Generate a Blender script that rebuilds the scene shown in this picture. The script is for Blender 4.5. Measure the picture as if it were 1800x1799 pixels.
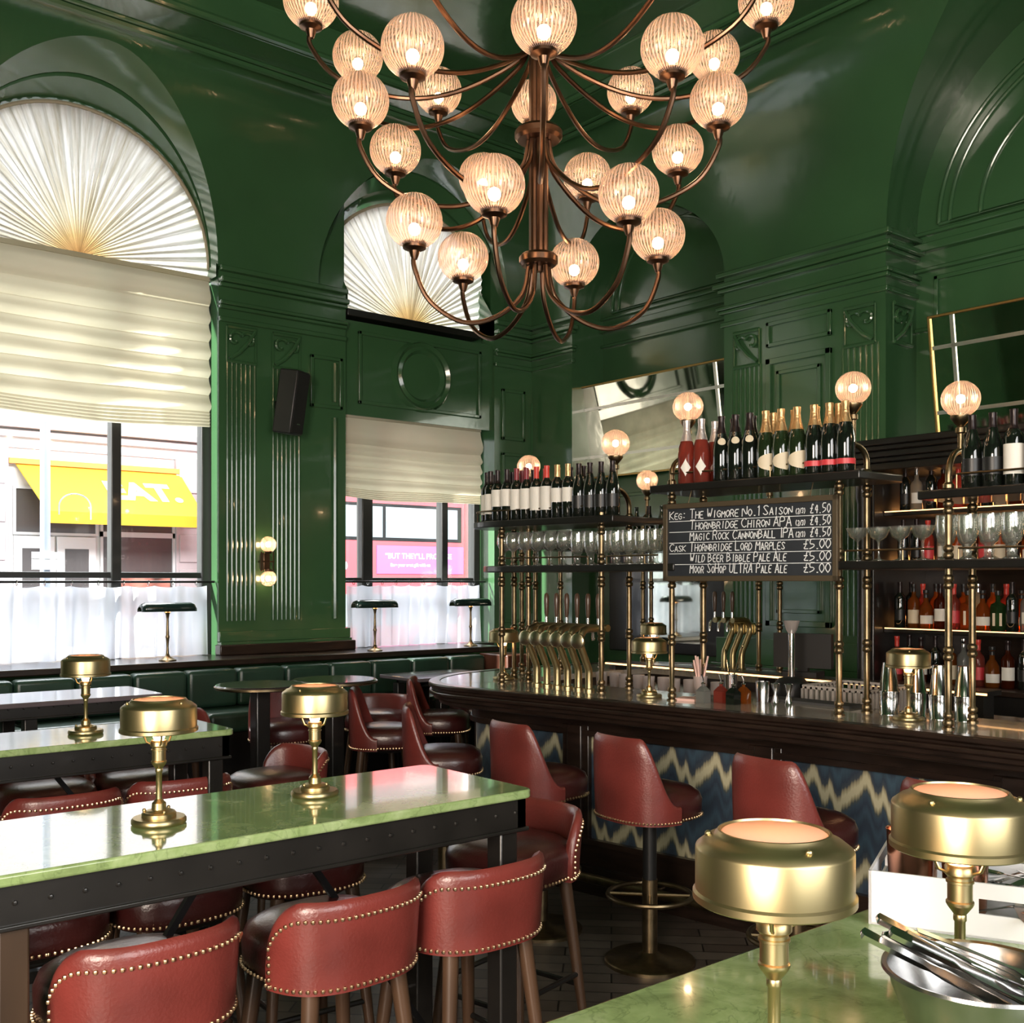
import bpy, math, random
from math import sin, cos, pi, radians, sqrt, hypot, atan2
from mathutils import Vector, Matrix
random.seed(7)
SC = bpy.context.scene
COL = SC.collection
for o in list(bpy.data.objects): bpy.data.objects.remove(o)

# ------------------------------------------------------------------ camera, sky, lights, exposure
S, C = 0.63868, 0.76947              # forward direction of the lens in plan
cam = bpy.data.cameras.new('camera'); camo = bpy.data.objects.new('camera', cam); COL.objects.link(camo)
cam.sensor_width = 36; cam.lens = 1880/1800*36; cam.shift_y = (1022-899.5)/1800; cam.clip_start = .05
camo.location = (0, 0, 1.69); camo.rotation_euler = (pi/2, 0, -math.atan2(S, C))
SC.camera = camo

world = bpy.data.worlds.new('sky'); SC.world = world; world.use_nodes = True
bg = world.node_tree.nodes['Background']; bg.inputs[0].default_value = (.90, .95, 1, 1); bg.inputs[1].default_value = 1.3
SC.view_settings.view_transform = 'Standard'; SC.view_settings.look = 'None'
SC.view_settings.gamma = 1; SC.view_settings.exposure = 0.22; SC.view_settings.use_curve_mapping = False
try:
    SC.cycles.max_bounces = 8; SC.cycles.transparent_max_bounces = 24; SC.cycles.diffuse_bounces = 4
    SC.cycles.glossy_bounces = 4; SC.cycles.transmission_bounces = 6; SC.cycles.caustics_reflective = False
    SC.cycles.caustics_refractive = False; SC.cycles.sample_clamp_indirect = 4; SC.cycles.use_light_tree = True
    SC.cycles.use_denoising = True; SC.cycles.blur_glossy = .6
except Exception: pass

def area(name, loc, target, sx, sy, power, col=(1, 1, 1), spread=180):
    l = bpy.data.lights.new(name, 'AREA'); l.shape = 'RECTANGLE'; l.size = sx; l.size_y = sy; l.energy = power; l.color = col
    l.spread = radians(spread)
    o = bpy.data.objects.new(name, l); COL.objects.link(o); o.location = loc
    o.rotation_euler = (Vector(target)-Vector(loc)).to_track_quat('-Z', 'Y').to_euler()
    return o
# overcast sky over the street, in front of the two street windows
area('sky_light_street', (4.0, 12.5, 9.5), (4.0, 8.0, 2.6), 14, 5, 3000, (.95, .98, 1))
# daylight on the far facade and bus
area('sky_light_facade', (9, 9.2, 9.0), (9, 19, 3.0), 16, 3, 4000, (1, .98, .96))
# daylight through the tall windows of the two walls behind the lens
area('daylight_south_window', (1.0, -2.62, 2.6), (1.0, 5, 1.6), 3.0, 2.6, 160, (1, .97, .93))
area('daylight_west_window', (-2.62, -.6, 2.2), (2.0, 2.6, 1.2), 2.2, 2.4, 400, (1, .84, .70))

# low sun grazing along the street front, catching the window jambs
sl_ = bpy.data.lights.new('sun', 'SUN'); sl_.energy = 24; sl_.angle = radians(1.5); sl_.color = (1, .97, .9)
so_ = bpy.data.objects.new('sun', sl_); COL.objects.link(so_); so_.rotation_euler = Vector((.84, -.27, -.47)).to_track_quat('-Z', 'Y').to_euler()

# ------------------------------------------------------------------ mesh collector
class M:
    def __init__(s): s.v = []; s.f = []; s.uv = None
    def add(s, vs, fs):
        n = len(s.v); s.v += [tuple(v) for v in vs]; s.f += [tuple(i+n for i in f) for f in fs]; return s
    def box(s, x0, x1, y0, y1, z0, z1):
        return s.add([(x0,y0,z0),(x1,y0,z0),(x1,y1,z0),(x0,y1,z0),(x0,y0,z1),(x1,y0,z1),(x1,y1,z1),(x0,y1,z1)],
            [(0,3,2,1),(4,5,6,7),(0,1,5,4),(1,2,6,5),(2,3,7,6),(3,0,4,7)])
    def bar(s, a, b, w, h=None):
        a = Vector(a); b = Vector(b); d = (b-a).normalized(); h = h or w
        u = d.cross(Vector((0,0,1))) if abs(d.z) < .99 else Vector((1,0,0)); u.normalize(); t = d.cross(u)
        vs = []
        for p in (a, b):
            for i, j in ((-1,-1),(1,-1),(1,1),(-1,1)): vs.append(p+u*i*w/2+t*j*h/2)
        return s.add(vs, [(3,2,1,0),(4,5,6,7),(0,1,5,4),(1,2,6,5),(2,3,7,6),(3,0,4,7)])
    def lathe(s, prof, n=24, o=(0,0,0), flute=0, nf=0, caps=True):
        vs = []; fs = []; m = len(prof)
        for i in range(n):
            a = 2*pi*i/n; k = 1+flute*(.5+.5*cos(nf*a)) if flute else 1
            for r, z in prof: vs.append((o[0]+r*k*cos(a), o[1]+r*k*sin(a), o[2]+z))
        for i in range(n):
            for j in range(m-1):
                a0 = i*m+j; b0 = ((i+1) % n)*m+j; fs.append((a0, b0, b0+1, a0+1))
        if caps and prof[0][0] > 1e-5: fs.append(tuple(i*m for i in reversed(range(n))))
        if caps and prof[-1][0] > 1e-5: fs.append(tuple(i*m+m-1 for i in range(n)))
        return s.add(vs, fs)
    def tube(s, pts, r, n=8, closed=False, caps=True):
        pts = [Vector(p) for p in pts]; vs = []; fs = []; N = len(pts); prev = None
        rs = r if isinstance(r, (list, tuple)) else [r]*N
        for i, p in enumerate(pts):
            if closed: d = pts[(i+1) % N]-pts[i-1]
            else: d = pts[min(i+1, N-1)]-pts[max(i-1, 0)]
            d.normalize()
            if prev is None:
                u = d.cross(Vector((0,0,1)));
                if u.length < 1e-3: u = Vector((1,0,0))
            else: u = prev-d*prev.dot(d)
            u.normalize(); prev = u; w = d.cross(u)
            for k in range(n):
                a = 2*pi*k/n; vs.append(p+(u*cos(a)+w*sin(a))*rs[i])
        for i in range(N if closed else N-1):
            for k in range(n):
                a0 = i*n+k; a1 = i*n+(k+1) % n; b0 = ((i+1) % N)*n+k; b1 = ((i+1) % N)*n+(k+1) % n
                fs.append((a0, a1, b1, b0))
        if caps and not closed:
            fs.append(tuple(reversed(range(n)))); fs.append(tuple((N-1)*n+k for k in range(n)))
        return s.add(vs, fs)
    def prism(s, poly, z0, z1):
        n = len(poly); vs = [(x,y,z0) for x,y in poly]+[(x,y,z1) for x,y in poly]
        fs = [tuple(reversed(range(n))), tuple(range(n,2*n))]+[(i,(i+1)%n,n+(i+1)%n,n+i) for i in range(n)]
        return s.add(vs, fs)
    def grid(s, fn, nu, nv, wrap=False):
        vs = [fn(i/nu, j/nv) for i in range(nu+1) for j in range(nv+1)]
        fs = [(i*(nv+1)+j, (i+1)*(nv+1)+j, (i+1)*(nv+1)+j+1, i*(nv+1)+j+1) for i in range(nu) for j in range(nv)]
        return s.add(vs, fs)
    def loft(s, rings, closed=True, caps=True):
        n = len(rings[0]); vs = [p for r in rings for p in r]; fs = []
        for i in range(len(rings)-1):
            for k in range(n if closed else n-1):
                fs.append((i*n+k, i*n+(k+1)%n, (i+1)*n+(k+1)%n, (i+1)*n+k))
        if caps: fs.append(tuple(reversed(range(n)))); fs.append(tuple((len(rings)-1)*n+k for k in range(n)))
        return s.add(vs, fs)
    def ball(s, c, r, n=12, m=8):
        return s.lathe([(max(r*sin(pi*j/m),1e-6), -r*cos(pi*j/m)) for j in range(m+1)], n, c)
    def xf(s, mat):
        s.v = [tuple(mat @ Vector(v)) for v in s.v]; return s
    def build(s, name, mat, parent=None, bevel=0, ang=40, label=None, segs=2):
        me = bpy.data.meshes.new(name); me.from_pydata(s.v, [], s.f); me.update()
        me.polygons.foreach_set('use_smooth', [True]*len(me.polygons))
        try: me.set_sharp_from_angle(angle=radians(ang))
        except Exception: pass
        if mat: me.materials.append(mat)
        o = bpy.data.objects.new(name, me); COL.objects.link(o)
        if parent: o.parent = parent
        if bevel:
            b = o.modifiers.new('bevel', 'BEVEL'); b.width = bevel; b.segments = segs; b.limit_method = 'ANGLE'; b.angle_limit = radians(40)
        if label: o['label'] = label
        return o

def thing(name, label, cat, loc=(0,0,0), rz=0, group=None):
    o = bpy.data.objects.new(name, None); COL.objects.link(o); o.empty_display_size = .05
    o.location = loc; o.rotation_euler = (0, 0, rz); o['label'] = label; o['category'] = cat
    if group: o['group'] = group
    return o
def tag(o, label, cat, group=None, kind=None):
    o['label'] = label; o['category'] = cat
    if group: o['group'] = group
    if kind: o['kind'] = kind
    return o
def struct(name, m, mat, bevel=0, ang=40, parent=None):
    o = m.build(name, mat, parent, bevel, ang)
    if not parent: o['kind'] = 'structure'
    return o
def copy_tree(o, parent=None):
    c = o.copy(); COL.objects.link(c)
    if parent: c.parent = parent
    for ch in list(o.children): copy_tree(ch, c)
    return c
def dup(root, loc, rz=0, label=None, group=None):
    c = copy_tree(root); c.location = loc; c.rotation_euler = (0, 0, rz)
    if label: c['label'] = label
    if group: c['group'] = group
    return c
ORD = ['first','second','third','fourth','fifth','sixth','seventh','eighth','ninth','tenth','eleventh','twelfth','thirteenth','fourteenth','fifteenth','sixteenth','seventeenth','eighteenth','nineteenth','twentieth']

# ------------------------------------------------------------------ materials
def mat(name):
    m = bpy.data.materials.new(name); m.use_nodes = True; nt = m.node_tree
    return m, nt, nt.nodes['Principled BSDF']
def N(nt, t, **kw):
    n = nt.nodes.new(t)
    for k, v in kw.items():
        if k.startswith('_'): setattr(n, k[1:], v)
        else: n.inputs[k.replace('__',' ')].default_value = v
    return n
def pm(name, col, rough=.4, metal=0, spec=.5, coat=0, coatr=.05, noise=0, nscale=8, bump=0, bscale=40, aniso=0, sheen=0, rvar=0, stretch=(1,1,1), detail=4):
    m, nt, b = mat(name); L = nt.links.new
    b.inputs['Base Color'].default_value = (*col, 1); b.inputs['Roughness'].default_value = rough; b.inputs['Metallic'].default_value = metal
    b.inputs['Specular IOR Level'].default_value = spec; b.inputs['Coat Weight'].default_value = coat; b.inputs['Coat Roughness'].default_value = coatr
    if sheen: b.inputs['Sheen Weight'].default_value = sheen
    tc = nt.nodes.new('ShaderNodeTexCoord'); mp = nt.nodes.new('ShaderNodeMapping'); L(tc.outputs['Object'], mp.inputs['Vector'])
    mp.inputs['Scale'].default_value = stretch
    if noise or rvar:
        n = N(nt, 'ShaderNodeTexNoise', Scale=nscale, Detail=detail); L(mp.outputs[0], n.inputs['Vector'])
        if noise:
            r = nt.nodes.new('ShaderNodeValToRGB'); r.color_ramp.elements[0].position = .3; r.color_ramp.elements[1].position = .7
            r.color_ramp.elements[0].color = (*[c*(1-noise) for c in col], 1); r.color_ramp.elements[1].color = (*[min(1, c*(1+noise)) for c in col], 1)
            L(n.outputs[0], r.inputs[0]); L(r.outputs[0], b.inputs['Base Color'])
        if rvar:
            mr = N(nt, 'ShaderNodeMapRange'); mr.inputs[3].default_value = rough-rvar; mr.inputs[4].default_value = rough+rvar
            L(n.outputs[0], mr.inputs[0]); L(mr.outputs[0], b.inputs['Roughness'])
    if bump:
        n2 = N(nt, 'ShaderNodeTexNoise', Scale=bscale, Detail=3); L(mp.outputs[0], n2.inputs['Vector'])
        bp = N(nt, 'ShaderNodeBump', Strength=bump, Distance=.01); L(n2.outputs[0], bp.inputs['Height']); L(bp.outputs[0], b.inputs['Normal'])
        if coat: L(bp.outputs[0], b.inputs['Coat Normal'])
    return m
def em(name, col, s):
    m, nt, b = mat(name); b.inputs['Base Color'].default_value = (*col, 1); b.inputs['Emission Color'].default_value = (*col, 1); b.inputs['Emission Strength'].default_value = s
    return m
def mixsh(nt, a, b, fac):
    x = nt.nodes.new('ShaderNodeMixShader'); L = nt.links.new
    if isinstance(fac, float): x.inputs[0].default_value = fac
    else: L(fac, x.inputs[0])
    L(a, x.inputs[1]); L(b, x.inputs[2]); return x.outputs[0]
def glassmat(name, tint=(.97,.98,.97), refl=.12, haze=.0, hazecol=(1,1,1), grough=.03, edge=.6):
    m, nt, b = mat(name); L = nt.links.new; out = nt.nodes['Material Output']
    t = N(nt, 'ShaderNodeBsdfTransparent', Color=(*tint,1)); g = N(nt, 'ShaderNodeBsdfGlossy', Color=(1,1,1,1), Roughness=grough)
    lw = N(nt, 'ShaderNodeLayerWeight', Blend=.25)
    mr = N(nt, 'ShaderNodeMapRange'); mr.inputs[3].default_value = refl*.4; mr.inputs[4].default_value = edge; L(lw.outputs['Facing'], mr.inputs[0])
    s = mixsh(nt, t.outputs[0], g.outputs[0], mr.outputs[0])
    if haze:
        d = N(nt, 'ShaderNodeBsdfTranslucent', Color=(*hazecol,1)); d2 = N(nt, 'ShaderNodeBsdfDiffuse', Color=(*hazecol,1))
        s = mixsh(nt, s, mixsh(nt, d.outputs[0], d2.outputs[0], .4), haze)
    L(s, out.inputs[0]); return m
def fabric(name, col, tcol, trans=.6, transp=0., weave=0, bump=0):
    m, nt, b = mat(name); L = nt.links.new; out = nt.nodes['Material Output']
    d = N(nt, 'ShaderNodeBsdfDiffuse', Color=(*col,1)); t = N(nt, 'ShaderNodeBsdfTranslucent', Color=(*tcol,1))
    s = mixsh(nt, d.outputs[0], t.outputs[0], float(trans))
    if weave:
        tc = nt.nodes.new('ShaderNodeTexCoord'); n = N(nt, 'ShaderNodeTexNoise', Scale=weave, Detail=4); L(tc.outputs['Object'], n.inputs['Vector'])
        mr = N(nt, 'ShaderNodeMapRange'); mr.inputs[1].default_value = .3; mr.inputs[2].default_value = .7; mr.inputs[3].default_value = trans-.15; mr.inputs[4].default_value = trans+.12
        L(n.outputs[0], mr.inputs[0]); s = mixsh(nt, d.outputs[0], t.outputs[0], mr.outputs[0])
    if transp:
        tr = N(nt, 'ShaderNodeBsdfTransparent'); s = mixsh(nt, s, tr.outputs[0], float(transp))
    L(s, out.inputs[0]); return m

GREEN = pm('green_gloss_paint', (.042,.112,.046), .2, spec=.55, coat=.6, coatr=.06, noise=.12, nscale=1.5, bump=.12, bscale=5)
GREENC = pm('green_gloss_plaster', (.042,.112,.046), .17, spec=.6, coat=.8, coatr=.08, noise=.12, nscale=1.2, bump=.3, bscale=3.2)
WOOD = pm('dark_stained_wood', (.018,.010,.007), .32, coat=.4, coatr=.15, noise=.5, nscale=6, stretch=(1,1,6), bump=.05)
WOODR = pm('reddish_wood', (.10,.035,.02), .35, coat=.3, noise=.4, nscale=6, stretch=(6,1,1))
LEGW = pm('walnut_leg_wood', (.08,.043,.024), .38, coat=.3, noise=.35, nscale=9, stretch=(1,1,.2))
BLACKW = pm('black_painted_wood', (.010,.009,.008), .35, coat=.3, noise=.3)
IRON = pm('black_iron', (.012,.012,.013), .38, metal=.6, bump=.05)
BRASS = pm('brushed_brass', (.46,.375,.20), .36, metal=1)
BRASSP = pm('pale_polished_brass', (.78,.68,.45), .28, metal=1)
BRASSD = pm('aged_brass', (.22,.165,.095), .36, metal=1, noise=.3, nscale=14)
BRONZE = pm('dark_bronze', (.17,.095,.06), .33, metal=1, noise=.25, nscale=8)
GILT = pm('gilt_frame', (.45,.30,.10), .35, metal=.9)
STEEL = pm('polished_steel', (.66,.66,.66), .14, metal=1)
STEELB = pm('brushed_steel', (.40,.40,.40), .24, metal=1, rvar=.05, nscale=30, stretch=(1,1,12))
COPPER = pm('polished_copper', (.80,.36,.22), .2, metal=1)
LEATH = pm('oxblood_leather', (.175,.030,.024), .34, spec=.6, coat=.55, coatr=.32, noise=.28, nscale=5, bump=.12, bscale=120)
LEATHD = pm('seat_leather', (.06,.012,.011), .30, spec=.55, coat=.35, coatr=.2, noise=.3, nscale=6, bump=.1, bscale=110)
LEATHG = pm('dark_green_leather', (.018,.05,.032), .36, spec=.5, coat=.25, coatr=.25, noise=.25, nscale=4, bump=.1, bscale=90)
NAIL = pm('brass_nailhead', (.62,.46,.28), .3, metal=1)
WHITE = pm('white_card', (.70,.70,.71), .55)
PAPER = pm('label_paper', (.80,.77,.70), .6)
CREAM = pm('cream_label', (.72,.62,.45), .55)
BOTD = pm('dark_bottle_glass', (.006,.008,.006), .06, spec=.7, coat=.6, coatr=.03)
BOTG = pm('green_bottle_glass', (.012,.022,.008), .07, spec=.7, coat=.6, coatr=.03)
FOILB = pm('black_foil', (.02,.012,.012), .3, metal=.4)
FOILR = pm('red_foil', (.62,.05,.035), .35)
FOILM = pm('burgundy_foil', (.22,.02,.03), .35)
FOILG = pm('gold_foil', (.66,.42,.20), .33, metal=.85, bump=.3, bscale=70)
FOILS = pm('silver_pink_foil', (.78,.68,.66), .33, metal=.8, bump=.3, bscale=70)
FOILO = pm('orange_foil', (.75,.16,.03), .4)
REDL = pm('red_label', (.62,.05,.06), .4)
BLACKP = pm('black_plastic', (.012,.012,.012), .4)
RUBBER = pm('grey_rubber', (.05,.05,.05), .7)
GREYM = pm('grey_post_paint', (.25,.28,.36), .45)
STONE = pm('white_stone', (.80,.78,.77), .8, noise=.06, nscale=2)
STONEP = pm('pink_grey_stone', (.56,.50,.52), .8, noise=.1, nscale=3)
YELLOW = pm('yellow_canvas', (.86,.55,.05), .7)
BUSRED = pm('bus_red', (.76,.11,.13), .35, coat=.4)
PINK = pm('pink_poster', (.72,.16,.62), .5)
ASPH = pm('street_asphalt', (.16,.16,.17), .85, noise=.2)
FRAMEP = pm('dark_window_frame', (.02,.022,.022), .4, coat=.2)
CLEAR = glassmat('window_glass', (.98,.99,.99), .06, edge=.35)
DRINK = glassmat('clear_drinking_glass', (.97,.98,.96), .3, haze=.07, hazecol=(.97,.98,.90), edge=.95, grough=.02)
MIRROR = pm('antique_mirror', (.72,.76,.66), .045, metal=1, noise=.12, nscale=7)
MIRRB = pm('bevelled_mirror_strip', (.92,.92,.86), .3, metal=1)
BULB = em('warm_bulb', (1,.66,.36), 60)
BULBS = em('lamp_bulb', (1,.55,.27), 30)
LED = em('warm_led_strip', (1,.52,.2), 3.5)
LEDB = em('amber_back_light', (1,.42,.12), 14)
CHALK = pm('chalk', (.78,.80,.80), .9)
SLATE = pm('slate_board', (.018,.022,.028), .55, noise=.25, nscale=4)
DARKGL = pm('dark_shop_glass', (.10,.09,.09), .15)
BUSGL = pm('bus_window_glass', (.30,.36,.38), .08, spec=.8)
LABELW = pm('white_paint', (.85,.85,.86), .5)

def globe_material():
    """ribbed glass: the thick rib scatters more than the thin groove between two ribs; a plain band runs round the middle"""
    m, nt, b = mat('ribbed_pink_glass'); L = nt.links.new; out = nt.nodes['Material Output']
    t = N(nt, 'ShaderNodeBsdfTransparent', Color=(1,.93,.90,1)); g = N(nt, 'ShaderNodeBsdfGlossy', Color=(1,.96,.93,1), Roughness=.09)
    tl = N(nt, 'ShaderNodeBsdfTranslucent', Color=(1,.74,.66,1)); d = N(nt, 'ShaderNodeBsdfDiffuse', Color=(.86,.72,.68,1))
    tc = nt.nodes.new('ShaderNodeTexCoord'); sp = nt.nodes.new('ShaderNodeSeparateXYZ'); L(tc.outputs['Object'], sp.inputs[0])
    at = N(nt, 'ShaderNodeMath', _operation='ARCTAN2'); L(sp.outputs['Y'], at.inputs[0]); L(sp.outputs['X'], at.inputs[1])
    mu = N(nt, 'ShaderNodeMath', _operation='MULTIPLY'); mu.inputs[1].default_value = 44; L(at.outputs[0], mu.inputs[0])
    co = N(nt, 'ShaderNodeMath', _operation='COSINE'); L(mu.outputs[0], co.inputs[0])
    rib = N(nt, 'ShaderNodeMapRange'); rib.inputs[1].default_value = -.5; rib.inputs[2].default_value = .8; rib.inputs[3].default_value = .14; rib.inputs[4].default_value = .50; L(co.outputs[0], rib.inputs[0])
    lw = N(nt, 'ShaderNodeLayerWeight', Blend=.3)
    s = mixsh(nt, t.outputs[0], mixsh(nt, tl.outputs[0], d.outputs[0], .4), rib.outputs[0])
    mr = N(nt, 'ShaderNodeMapRange'); mr.inputs[3].default_value = .04; mr.inputs[4].default_value = .5; L(lw.outputs['Facing'], mr.inputs[0])
    s = mixsh(nt, s, g.outputs[0], mr.outputs[0]); L(s, out.inputs[0]); return m
GLOBE = globe_material()
def diffuser_material():
    m, nt, b = mat('frosted_glass_disc'); L = nt.links.new; out = nt.nodes['Material Output']
    tl = N(nt, 'ShaderNodeBsdfTranslucent', Color=(1,.58,.44,1)); d = N(nt, 'ShaderNodeBsdfDiffuse', Color=(.85,.64,.55,1))
    L(mixsh(nt, tl.outputs[0], d.outputs[0], .4), out.inputs[0]); return m
FROST = diffuser_material()
def marble(name, cols, scale=3, rough=.1, veins=(.12,.2,.05)):
    m, nt, b = mat(name); L = nt.links.new
    tc = nt.nodes.new('ShaderNodeTexCoord')
    n = N(nt, 'ShaderNodeTexNoise', Scale=scale, Detail=8, Roughness=.65, Distortion=.6); L(tc.outputs['Object'], n.inputs['Vector'])
    r = nt.nodes.new('ShaderNodeValToRGB'); e = r.color_ramp.elements; e[0].position = .3; e[0].color = (*cols[0],1); e[1].position = .72; e[1].color = (*cols[2],1)
    x = e.new(.5); x.color = (*cols[1],1); L(n.outputs[0], r.inputs[0])
    n2 = N(nt, 'ShaderNodeTexNoise', Scale=scale*.9, Detail=5, Roughness=.55, Distortion=1.6); L(tc.outputs['Object'], n2.inputs['Vector'])
    ab = N(nt, 'ShaderNodeMath', _operation='SUBTRACT'); ab.inputs[1].default_value = .5; L(n2.outputs[0], ab.inputs[0])
    ab2 = N(nt, 'ShaderNodeMath', _operation='ABSOLUTE'); L(ab.outputs[0], ab2.inputs[0])
    mr = N(nt, 'ShaderNodeMapRange'); mr.inputs[1].default_value = 0; mr.inputs[2].default_value = .018; mr.inputs[3].default_value = .35; mr.inputs[4].default_value = 0; L(ab2.outputs[0], mr.inputs[0])
    mx = nt.nodes.new('ShaderNodeMix'); mx.data_type = 'RGBA'; L(mr.outputs[0], mx.inputs[0]); L(r.outputs[0], mx.inputs[6]); mx.inputs[7].default_value = (*veins,1)
    L(mx.outputs[2], b.inputs['Base Color']); b.inputs['Roughness'].default_value = rough; b.inputs['Specular IOR Level'].default_value = .6
    b.inputs['Coat Weight'].default_value = .5; b.inputs['Coat Roughness'].default_value = .03
    return m
MARBLE = marble('green_marble', ((.14,.20,.075),(.25,.35,.14),(.40,.49,.27)), 7, .1, (.06,.10,.035))
MARBLEB = marble('beige_bar_marble', ((.30,.25,.19),(.46,.40,.32),(.60,.54,.46)), 6, .12, (.10,.08,.06))
TABDK = pm('dark_table_top', (.035,.026,.026), .16, coat=.5, coatr=.06, noise=.2)
TABLT = pm('grey_table_top', (.12,.10,.11), .12, coat=.5, coatr=.05, noise=.15)

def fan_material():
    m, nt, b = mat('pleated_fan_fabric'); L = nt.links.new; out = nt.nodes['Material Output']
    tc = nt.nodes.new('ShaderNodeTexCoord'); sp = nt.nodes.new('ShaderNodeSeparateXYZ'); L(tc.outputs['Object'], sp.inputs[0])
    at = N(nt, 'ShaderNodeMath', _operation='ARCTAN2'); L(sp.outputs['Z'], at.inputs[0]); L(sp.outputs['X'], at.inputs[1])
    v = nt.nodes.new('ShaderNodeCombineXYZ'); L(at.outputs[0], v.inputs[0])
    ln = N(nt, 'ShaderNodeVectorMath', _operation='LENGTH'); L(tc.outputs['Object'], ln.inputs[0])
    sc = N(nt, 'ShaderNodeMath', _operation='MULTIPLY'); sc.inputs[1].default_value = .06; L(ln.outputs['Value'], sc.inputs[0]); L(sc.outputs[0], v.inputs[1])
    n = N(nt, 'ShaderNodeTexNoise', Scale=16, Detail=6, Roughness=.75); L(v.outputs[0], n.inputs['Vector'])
    # translucent colour runs from amber at the centre to pale grey further out
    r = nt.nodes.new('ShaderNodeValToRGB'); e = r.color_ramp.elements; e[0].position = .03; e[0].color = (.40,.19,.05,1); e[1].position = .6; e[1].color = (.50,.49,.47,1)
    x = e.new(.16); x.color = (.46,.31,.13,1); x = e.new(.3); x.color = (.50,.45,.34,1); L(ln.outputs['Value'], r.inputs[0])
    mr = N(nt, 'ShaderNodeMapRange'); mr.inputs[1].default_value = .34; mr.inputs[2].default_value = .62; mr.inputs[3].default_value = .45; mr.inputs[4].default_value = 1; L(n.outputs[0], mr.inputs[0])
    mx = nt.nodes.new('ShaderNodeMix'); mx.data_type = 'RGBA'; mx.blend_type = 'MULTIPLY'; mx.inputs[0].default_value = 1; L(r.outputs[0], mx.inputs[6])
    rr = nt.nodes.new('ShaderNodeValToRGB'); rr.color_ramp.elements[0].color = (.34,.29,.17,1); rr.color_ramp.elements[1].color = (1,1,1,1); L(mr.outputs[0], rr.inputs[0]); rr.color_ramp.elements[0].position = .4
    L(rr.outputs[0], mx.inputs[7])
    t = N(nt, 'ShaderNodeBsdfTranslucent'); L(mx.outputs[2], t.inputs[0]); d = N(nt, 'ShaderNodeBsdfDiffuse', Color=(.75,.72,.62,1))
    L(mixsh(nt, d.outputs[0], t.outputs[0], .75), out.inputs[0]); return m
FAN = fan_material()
BLIND = fabric('cream_blind_cloth', (.74,.70,.56), (.60,.55,.39), .5, weave=2.2)
SHEER = fabric('white_voile', (.80,.82,.88), (.84,.88,.98), .62, transp=.10, weave=3)

def flame_material():
    m, nt, b = mat('flame_stitch_cloth'); L = nt.links.new
    uv = nt.nodes.new('ShaderNodeUVMap'); uv.uv_map = 'cloth'; sp = nt.nodes.new('ShaderNodeSeparateXYZ'); L(uv.outputs[0], sp.inputs[0])
    def mth(op, a, b_=None, c_=None):
        n = nt.nodes.new('ShaderNodeMath'); n.operation = op
        for i, q in enumerate((a, b_, c_)):
            if q is None: continue
            if isinstance(q, (int, float)): n.inputs[i].default_value = q
            else: L(q, n.inputs[i])
        return n.outputs[0]
    u = mth('DIVIDE', sp.outputs['X'], -.26); v = sp.outputs['Y']
    fr = mth('FRACT', u)
    fc = nt.nodes.new('ShaderNodeFloatCurve'); cu = fc.mapping.curves[0]
    for q in ((.07, .80), (.13, .92), (.20, .80), (.28, .45), (.35, .30), (.41, .36), (.45, .52), (.52, .30), (.62, .06), (.70, .28), (.80, .36), (.88, .52)): cu.points.new(*q)
    cu.points[0].location = (0, .62); cu.points[-1].location = (1, .62); fc.mapping.update()
    L(fr, fc.inputs['Value'])
    wave = mth('ADD', mth('MULTIPLY', fc.outputs[0], .165), mth('MULTIPLY', mth('PINGPONG', fr, .03), .3))
    k = mth('FRACT', mth('DIVIDE', mth('SUBTRACT', mth('SUBTRACT', v, wave), .056), .40))
    r = nt.nodes.new('ShaderNodeValToRGB'); e = r.color_ramp.elements
    r.color_ramp.interpolation = 'LINEAR'
    stops = [(0,(.018,.032,.052)),(.10,(.030,.058,.085)),(.20,(.016,.028,.048)),(.30,(.026,.05,.075)),(.34,(.05,.06,.055)),(.385,(.28,.25,.15)),(.42,(.46,.42,.27)),(.50,(.46,.42,.27)),(.555,(.26,.23,.14)),(.59,(.04,.05,.06)),(.66,(.018,.032,.052)),(.80,(.034,.07,.10)),(.90,(.02,.036,.06)),(1,(.018,.032,.052))]
    e[0].position, e[0].color = 0, (*stops[0][1],1); e[1].position, e[1].color = 1, (*stops[-1][1],1)
    for p_, c_ in stops[1:-1]: x = e.new(p_); x.color = (*c_,1)
    L(k, r.inputs[0]); L(r.outputs[0], b.inputs['Base Color']); b.inputs['Roughness'].default_value = .85; b.inputs['Sheen Weight'].default_value = .2
    return m
FLAME = flame_material()
def floor_material():
    m, nt, b = mat('herringbone_parquet'); L = nt.links.new
    tc = nt.nodes.new('ShaderNodeTexCoord'); mp = nt.nodes.new('ShaderNodeMapping'); mp.inputs['Rotation'].default_value = (0,0,radians(45)); L(tc.outputs['Object'], mp.inputs[0])
    br = N(nt, 'ShaderNodeTexBrick', Scale=1, Mortar__Size=.004); br.inputs['Brick Width'].default_value = .42; br.inputs['Row Height'].default_value = .105
    br.inputs['Color1'].default_value = (.19,.155,.125,1); br.inputs['Color2'].default_value = (.095,.07,.055,1); br.inputs['Mortar'].default_value = (.012,.01,.008,1)
    L(mp.outputs[0], br.inputs['Vector']); n = N(nt, 'ShaderNodeTexNoise', Scale=7, Detail=5); L(tc.outputs['Object'], n.inputs['Vector'])
    mx = nt.nodes.new('ShaderNodeMix'); mx.data_type = 'RGBA'; mx.blend_type = 'MULTIPLY'; mx.inputs[0].default_value = .6; L(br.outputs[0], mx.inputs[6]); L(n.outputs[0], mx.inputs[7])
    L(mx.outputs[2], b.inputs['Base Color']); b.inputs['Roughness'].default_value = .38
    return m
FLOOR = floor_material()
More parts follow.
